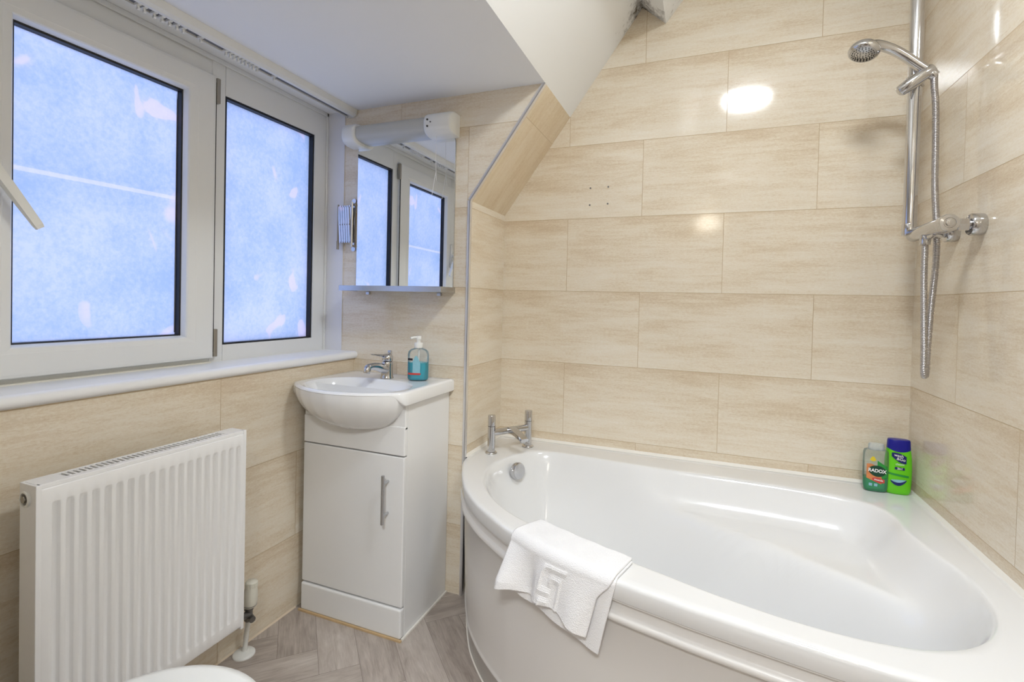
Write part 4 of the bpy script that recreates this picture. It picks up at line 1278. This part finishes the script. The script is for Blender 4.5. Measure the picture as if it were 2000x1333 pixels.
def towel_layer(name, lift, drop_fn, in_fn, uL, uR, key_on, wave, thick):
    NU, NV = 110, 150
    bm = bmesh.new(); grid = []
    for i in range(NU + 1):
        u = i / NU                                     # 0 left, 1 right
        zb = drop_fn(u); inn_ = in_fn(u)
        r = 0.014
        top = inn_; front_len = (ZR - zb)
        tot = top + front_len
        col = []
        for j in range(NV + 1):
            d = tot * j / NV
            uRd = uR + (1.0 - uR) * 0.9 * (1 - sm(top - 0.012, top + 0.045, d)) if key_on else uR
            s = sL + (sR - sL) * (uL + (uRd - uL) * u)
            p, nn = at_arc(s)
            if d < top - r:
                off = top - d; z = ZR + lift; nx, nz = 0.0, 1.0
                if off > 0.105: z -= (off - 0.105) * 0.3
            elif d < top + r * 0.57:
                a_ = (d - (top - r)) / (r * 1.57) * (pi / 2)
                off = r - (r + lift) * sin(a_); z = ZR - r + (r + lift) * cos(a_); nx, nz = sin(a_), cos(a_)
            else:
                off = -lift; z = ZR - r - (d - top - r * 0.57); nx, nz = 1.0, 0.0
                hang = (ZR - r - z)
                fl = max(0, hang)
                off -= wave(u, fl)
            if d > top:
                sh = 0.030 * u * (d - top) / 0.15
                pq, nq = at_arc(s + sh); pc, nc = pq, nq
            else: pc, nc = p, nn
            h = 0.0
            if key_on:
                a_ = (u - 0.44) / 0.23
                b_ = (d - (top + 0.012)) / 0.120
                if 0 <= a_ < 1 and b_ >= 0:
                    bb = b_ % 1.0
                    e2 = 0.035
                    h = sum(key_h(a_ + da, (bb + db) % 1.0) for da in (-e2, 0, e2) for db in (-e2, 0, e2)) / 9
                    h = h * 0.0034
                h += 0.0012 * sin(u * 23 + d * 31) * 0.6
            q = pc + nc * (off - nx * h)
            col.append(bm.verts.new((q.x, q.y, z + nz * h)))
        grid.append(col)
    for i in range(NU):
        for j in range(NV): bm.faces.new((grid[i][j], grid[i + 1][j], grid[i + 1][j + 1], grid[i][j + 1]))
    bmesh.ops.recalc_face_normals(bm, faces=bm.faces)
    o = part(name, bm, 'towel', t, smooth=True)
    # make the sheet face outwards
    me = o.data
    if sum(pp.normal.z for pp in me.polygons if pp.center.z + t.location.z > ZR) < 0:
        me.flip_normals()
    m_ = o.modifiers.new('thickness', 'SOLIDIFY'); m_.thickness = thick; m_.offset = -1
    return o
towel_layer('inner_fold', 0.006, lambda u: 0.415 - 0.046 * u - 0.004 * sin(u * 9), lambda u: 0.086 + 0.008 * sin(pi * u), 0.02, 1.0, False,
            lambda u, h: 0.10 * h * (0.3 + 0.7 * sin(pi * (1 - u) * 0.5)) + 0.004 * sin(u * 14) * min(1, h * 12), 0.0055)
towel_layer('outer_fold', 0.0125, lambda u: 0.414 + 0.010 * sin(pi * u) - 0.012 * sm(0.5, 1.0, u) + 0.003 * sin(u * 12), lambda u: 0.090 + 0.008 * sin(pi * u), 0.0, 0.90, True,
            lambda u, h: 0.18 * h + (0.030 * sm(0.16, 0.0, u) + 0.012 * math.exp(-((u - 0.14) / 0.1) ** 2) - 0.010 * math.exp(-((u - 0.33) / 0.06) ** 2) + 0.006 * sin(u * 17)) * min(1, h * 12), 0.006)

# ---------------------------------------------------------------- shower valve, riser, slider
t = thing('shower_mixer', 'chrome bar shower valve and thick riser pole on the right wall near the corner', 'shower', (1.39, -0.35, 1.34))
VX, VZ = 1.386, 1.338
bm = bmesh.new()
cyl(bm, (VX, -0.240, VZ), (VX, -0.440, VZ), 0.0195, n=36, bev=0.0015)
cyl(bm, (VX, -0.232, VZ), (VX, -0.241, VZ), 0.0165, n=36)
part('valve_bar', bm, 'chrome', t, smooth=True, angle=40)
bm = bmesh.new()
lathe(bm, (VX, -0.441, VZ), (0, -1, 0), [(0.0205, 0), (0.0225, 0.002), (0.0225, 0.024), (0.0205, 0.028), (0.013, 0.0285), (0.012, 0.0275), (0.0, 0.0275)], 36, False)
kn = part('temperature_knob', bm, 'chrome', t, smooth=True, angle=35)
bm = bmesh.new(); cyl(bm, (VX, -0.467, VZ), (VX, -0.4715, VZ), 0.0085, n=24, bev=0.001)
part('knob_button', bm, 'chrome', kn, smooth=True, angle=35)
for y in (-0.285, -0.425):
    bm = bmesh.new()
    lathe(bm, (XR, y, VZ), (-1, 0, 0), [(0.0265, 0), (0.0275, 0.002), (0.0275, 0.024), (0.0255, 0.027), (0.015, 0.0275)], 40, True)
    part('wall_flange', bm, 'chrome', t, smooth=True, angle=35)
    bm = bmesh.new()
    cyl(bm, (XR - 0.026, y, VZ), (VX + 0.010, y, VZ), 0.0130, n=24)
    cyl(bm, (XR - 0.030, y, VZ), (XR - 0.052, y, VZ), 0.0165, n=6)
    part('inlet_union', bm, 'chrome', t, smooth=True, angle=35)
bm = bmesh.new()
cyl(bm, (VX - 0.004, -0.335, VZ - 0.015), (VX - 0.004, -0.335, VZ - 0.040), 0.0125, n=24, bev=0.001)
bx(bm, VX - 0.008, VX + 0.016, -0.39, -0.30, VZ - 0.026, VZ - 0.014, 0.004)
part('hose_outlet', bm, 'chrome', t, smooth=True, angle=35)
PX, PY = 1.380, -0.225
bm = bmesh.new(); cyl(bm, (PX, PY, 1.352), (PX, PY, 2.30), 0.0172, n=36)
cyl(bm, (PX, PY, 1.338), (PX, PY, 1.372), 0.0188, n=36, bev=0.001)
part('riser_pole', bm, 'chrome', t, smooth=True, angle=40)
bm = bmesh.new(); cyl(bm, (PX, PY, 2.24), (XR, PY, 2.24), 0.012, n=24); cyl(bm, (XR - 0.012, PY, 2.24), (XR, PY, 2.24), 0.026, n=32)
part('wall_bracket', bm, 'chrome', t, smooth=True, angle=40)
# sliding handset holder
SZ = 1.790
bm = bmesh.new()
lathe(bm, (PX, PY, SZ - 0.020), (0, 0, 1), [(0.0174, 0), (0.0225, 0.001), (0.0225, 0.030), (0.0174, 0.032)], 32, False)
ha = Vector((1.333, -0.250, 1.752)); hb = Vector((1.412, -0.262, 1.808))
dd = (hb - ha).normalized(); sd = dd.cross(Vector((0, 0, 1))).normalized(); uu_ = sd.cross(dd)
lp = []
for s, w, h in ((0.0, 0.007, 0.010), (0.06, 0.013, 0.016), (0.35, 0.021, 0.019), (0.65, 0.021, 0.018), (0.92, 0.016, 0.017), (1.0, 0.011, 0.013)):
    c = ha.lerp(hb, s)
    lp.append([c + sd * w * cos(2 * pi * i / 12) + uu_ * h * sin(2 * pi * i / 12) for i in range(12)])
V, fs = ring_loft(bm, lp, True); bm.faces.new(list(reversed(V[0])))
bmesh.ops.recalc_face_normals(bm, faces=bm.faces)
part('slider', bm, 'chrome', t, smooth=True, angle=50)

# handset
t = thing('shower_handset', 'round chrome shower handset held at the riser pole, facing down', 'shower head', (1.24, -0.28, 1.88))
HC = Vector((1.232, -0.305, 1.858)); HN = Vector((-0.22, -0.24, -0.93)).normalized()
pth = spline([(1.250, -0.296, 1.878), (1.272, -0.282, 1.884), (1.309, -0.270, 1.872), (1.342, -0.264, 1.850), (1.373, -0.261, 1.823), (1.402, -0.260, 1.797)], 8)
bm = bmesh.new(); tube(bm, pth, 0.012, 20, rfun=lambda s: 0.0155 - 0.0015 * sin(pi * s) - 0.001 * s)
hd = part('handle', bm, 'chrome', t, smooth=True, angle=60)
bm = bmesh.new()
lathe(bm, HC + HN * 0.006, -HN, [(0.0325, 0), (0.0375, 0.003), (0.0395, 0.009), (0.0375, 0.018), (0.030, 0.028), (0.016, 0.034), (0, 0.036)], 40, False)
part('head_shell', bm, 'chrome', t, smooth=True, angle=60)
bm = bmesh.new(); lathe(bm, HC + HN * 0.0055, HN, [(0.0322, 0), (0.0315, 0.0012), (0, 0.0018)], 36, False)
fcx = part('spray_face', bm, 'alu', t, smooth=True, angle=60)
bm = bmesh.new()
xx = HN.cross(Vector((0, 0, 1))).normalized(); yy = HN.cross(xx)
for R__, n__ in ((0.008, 6), (0.015, 12), (0.0215, 16), (0.0275, 22)):
    for i in range(n__):
        a_ = 2 * pi * i / n__
        c = HC + HN * 0.0065 + xx * (R__ * cos(a_)) + yy * (R__ * sin(a_))
        lathe(bm, c, HN, [(0.0017, 0), (0.0012, 0.0016)], 8)
part('nozzles', bm, 'dark', fcx)
bm = bmesh.new()
e0 = pth[-1]; dE = (pth[-1] - pth[-4]).normalized()
cyl(bm, e0 - dE * 0.004, e0 + dE * 0.006, 0.0135, n=24); 
part('collar', bm, 'black', t)
bm = bmesh.new(); cyl(bm, e0 + dE * 0.006, e0 + dE * 0.020, 0.0145, 0.0135, 24, bev=0.001)
part('hose_nut', bm, 'chrome', t, smooth=True, angle=40)

# hose
hose_pts = spline([e0 + dE * 0.016, (1.4125, -0.266, 1.755), (1.416, -0.270, 1.70), (1.4175, -0.274, 1.60), (1.4170, -0.282, 1.47), (1.4180, -0.298, 1.36), (1.4150, -0.312, 1.25), (1.404, -0.322, 1.12), (1.398, -0.328, 1.00),
                   (1.3965, -0.330, 0.955), (1.3915, -0.336, 0.940), (1.3865, -0.343, 0.955), (1.3860, -0.343, 1.00), (1.3835, -0.341, 1.10), (1.3820, -0.336, 1.20), (VX - 0.004, -0.335, VZ - 0.039)], 90)
bm = bmesh.new()
cl = 0.0; acc = [0.0]
for a, b in zip(hose_pts, hose_pts[1:]): acc.append(acc[-1] + (b - a).length)
tot = acc[-1]; NS = int(tot / 0.0011)
pts = []; j = 0
for i in range(NS + 1):
    s = tot * i / NS
    while j < len(acc) - 2 and acc[j + 1] < s: j += 1
    tt = (s - acc[j]) / (acc[j + 1] - acc[j] + 1e-12); pts.append(hose_pts[j].lerp(hose_pts[j + 1], min(1, tt)))
tube(bm, pts, 0.007, 12, rfun=lambda s: 0.0078 + 0.0010 * sin(2 * pi * s * NS / 4.0))
tag(finish('shower_hose', bm, 'hose', None, True, origin=(1.425, -0.33, 0.92)), 'ribbed metal shower hose hanging in a long loop beside the right wall', 'shower hose')

# ---------------------------------------------------------------- toilet
TC = Vector((0.060, -1.535)); TA = radians(0)
t = thing('toilet', 'white toilet with closed lid, only its front edge showing beside the radiator', 'toilet', (0.06, -1.70, 0.0))
def d_outline(w, fl, bl, n=64, cx=0.060, cy=-1.550):
    pts = []
    for i in range(n):
        a_ = 2 * pi * i / n; ca, sa = cos(a_), sin(a_)
        if sa >= 0: pts.append(Vector((cx + w * ca, cy + fl * sa)))
        else: pts.append(Vector((cx + w * abs(ca) ** 0.55 * (1 if ca > 0 else -1), cy + bl * -(abs(sa) ** 0.55))))
    return pts
ct = Vector((0.060, -1.600))
bm = bmesh.new(); lp = []
for w, f_, b_, z in ((0.112, 0.085, 0.24, 0.0), (0.110, 0.083, 0.24, 0.10), (0.125, 0.110, 0.24, 0.20), (0.155, 0.150, 0.235, 0.30), (0.176, 0.180, 0.235, 0.37), (0.180, 0.185, 0.235, 0.40)):
    lp.append([(p.x, p.y, z) for p in d_outline(w, f_, b_)])
V, fs = ring_loft(bm, lp, True); bm.faces.new(list(reversed(V[0])))
bmesh.ops.recalc_face_normals(bm, faces=bm.faces)
part('pan', bm, 'ceramic', t, smooth=True, angle=60)
bm = bmesh.new()
lp = [[(p.x, p.y, z) for p in d_outline(w, f_, b_)] for w, f_, b_, z in ((0.180, 0.186, 0.20, 0.402), (0.187, 0.195, 0.205, 0.405), (0.188, 0.196, 0.205, 0.412), (0.185, 0.193, 0.20, 0.418))]
V, fs = ring_loft(bm, lp, True); bm.faces.new(list(reversed(V[0]))); bmesh.ops.recalc_face_normals(bm, faces=bm.faces)
part('seat', bm, 'wplastic', t, smooth=True, angle=60)
bm = bmesh.new()
lp = [[(p.x, p.y, z) for p in d_outline(w, f_, b_)] for w, f_, b_, z in ((0.183, 0.190, 0.20, 0.420), (0.189, 0.197, 0.205, 0.423), (0.190, 0.198, 0.205, 0.431), (0.186, 0.194, 0.20, 0.437), (0.176, 0.184, 0.19, 0.4405), (0.172, 0.180, 0.187, 0.4408), (0.168, 0.176, 0.183, 0.4395), (0.09, 0.10, 0.10, 0.4405), (0.01, 0.01, 0.01, 0.441))]
V, fs = ring_loft(bm, lp, True); bm.faces.new(list(reversed(V[0]))); bmesh.ops.recalc_face_normals(bm, faces=bm.faces)
part('lid', bm, 'wplastic', t, smooth=True, angle=60)
bm = bmesh.new(); bx(bm, -0.13, 0.25, YB + 0.005, -1.80, 0.38, 0.76, 0.02, 3)
part('cistern', bm, 'ceramic', t, smooth=True, angle=50)
bm = bmesh.new(); bx(bm, -0.14, 0.26, YB + 0.002, -1.79, 0.76, 0.79, 0.01, 3)
part('cistern_lid', bm, 'ceramic', t, smooth=True, angle=50)

# ---------------------------------------------------------------- ceiling lamp
t = thing('ceiling_lamp', 'round flush ceiling lamp on the upper ceiling, seen as a glow in the tiles', 'ceiling light', (1.015, -1.17, ZC))
bm = bmesh.new(); cyl(bm, (1.015, -1.17, ZC), (1.015, -1.17, ZC - 0.018), 0.140, n=48, bev=0.002)
part('lamp_base', bm, 'wplastic', t, smooth=True, angle=40)
bm = bmesh.new(); lathe(bm, (1.015, -1.17, ZC - 0.018), (0, 0, -1), [(0.125, 0), (0.126, 0.008), (0.115, 0.022), (0.09, 0.032), (0.05, 0.037), (0, 0.038)], 48, False)
part('lamp_shade', bm, 'lamp', t, smooth=True, angle=60)

# lamps beyond the doorway; the large flush one is added as fill light
t = thing('unseen_hall_lamp', 'small warm lamp hanging at the far end of the hallway behind the camera', 'ceiling light', (0.83, -4.30, 2.40))
bm = bmesh.new(); cyl(bm, (0.83, -4.30, 2.40), (0.83, -4.30, 2.16), 0.02, n=32, bev=0.002)
part('lamp_base', bm, 'wplastic', t, smooth=True, angle=40)
bm = bmesh.new(); lathe(bm, (0.83, -4.30, 2.16), (0, 0, -1), [(0.10, 0), (0.13, 0.03), (0.13, 0.10), (0.10, 0.13), (0, 0.135)], 40, False)
part('lamp_shade', bm, 'lamp_warm', t, smooth=True, angle=60)
t = thing('unseen_hall_lamp', 'added fill light, a large round lamp out of view on the hallway ceiling', 'ceiling light', (0.95, -2.95, 2.40))
bm = bmesh.new(); cyl(bm, (0.95, -2.95, 2.40), (0.95, -2.95, 2.385), 0.27, n=40, bev=0.002)
part('lamp_base', bm, 'wplastic', t, smooth=True, angle=40)
bm = bmesh.new(); lathe(bm, (0.95, -2.95, 2.385), (0, 0, -1), [(0.25, 0), (0.25, 0.02), (0.22, 0.05), (0.12, 0.075), (0, 0.08)], 40, False)
part('lamp_shade', bm, 'lamp_fill', t, smooth=True, angle=60)
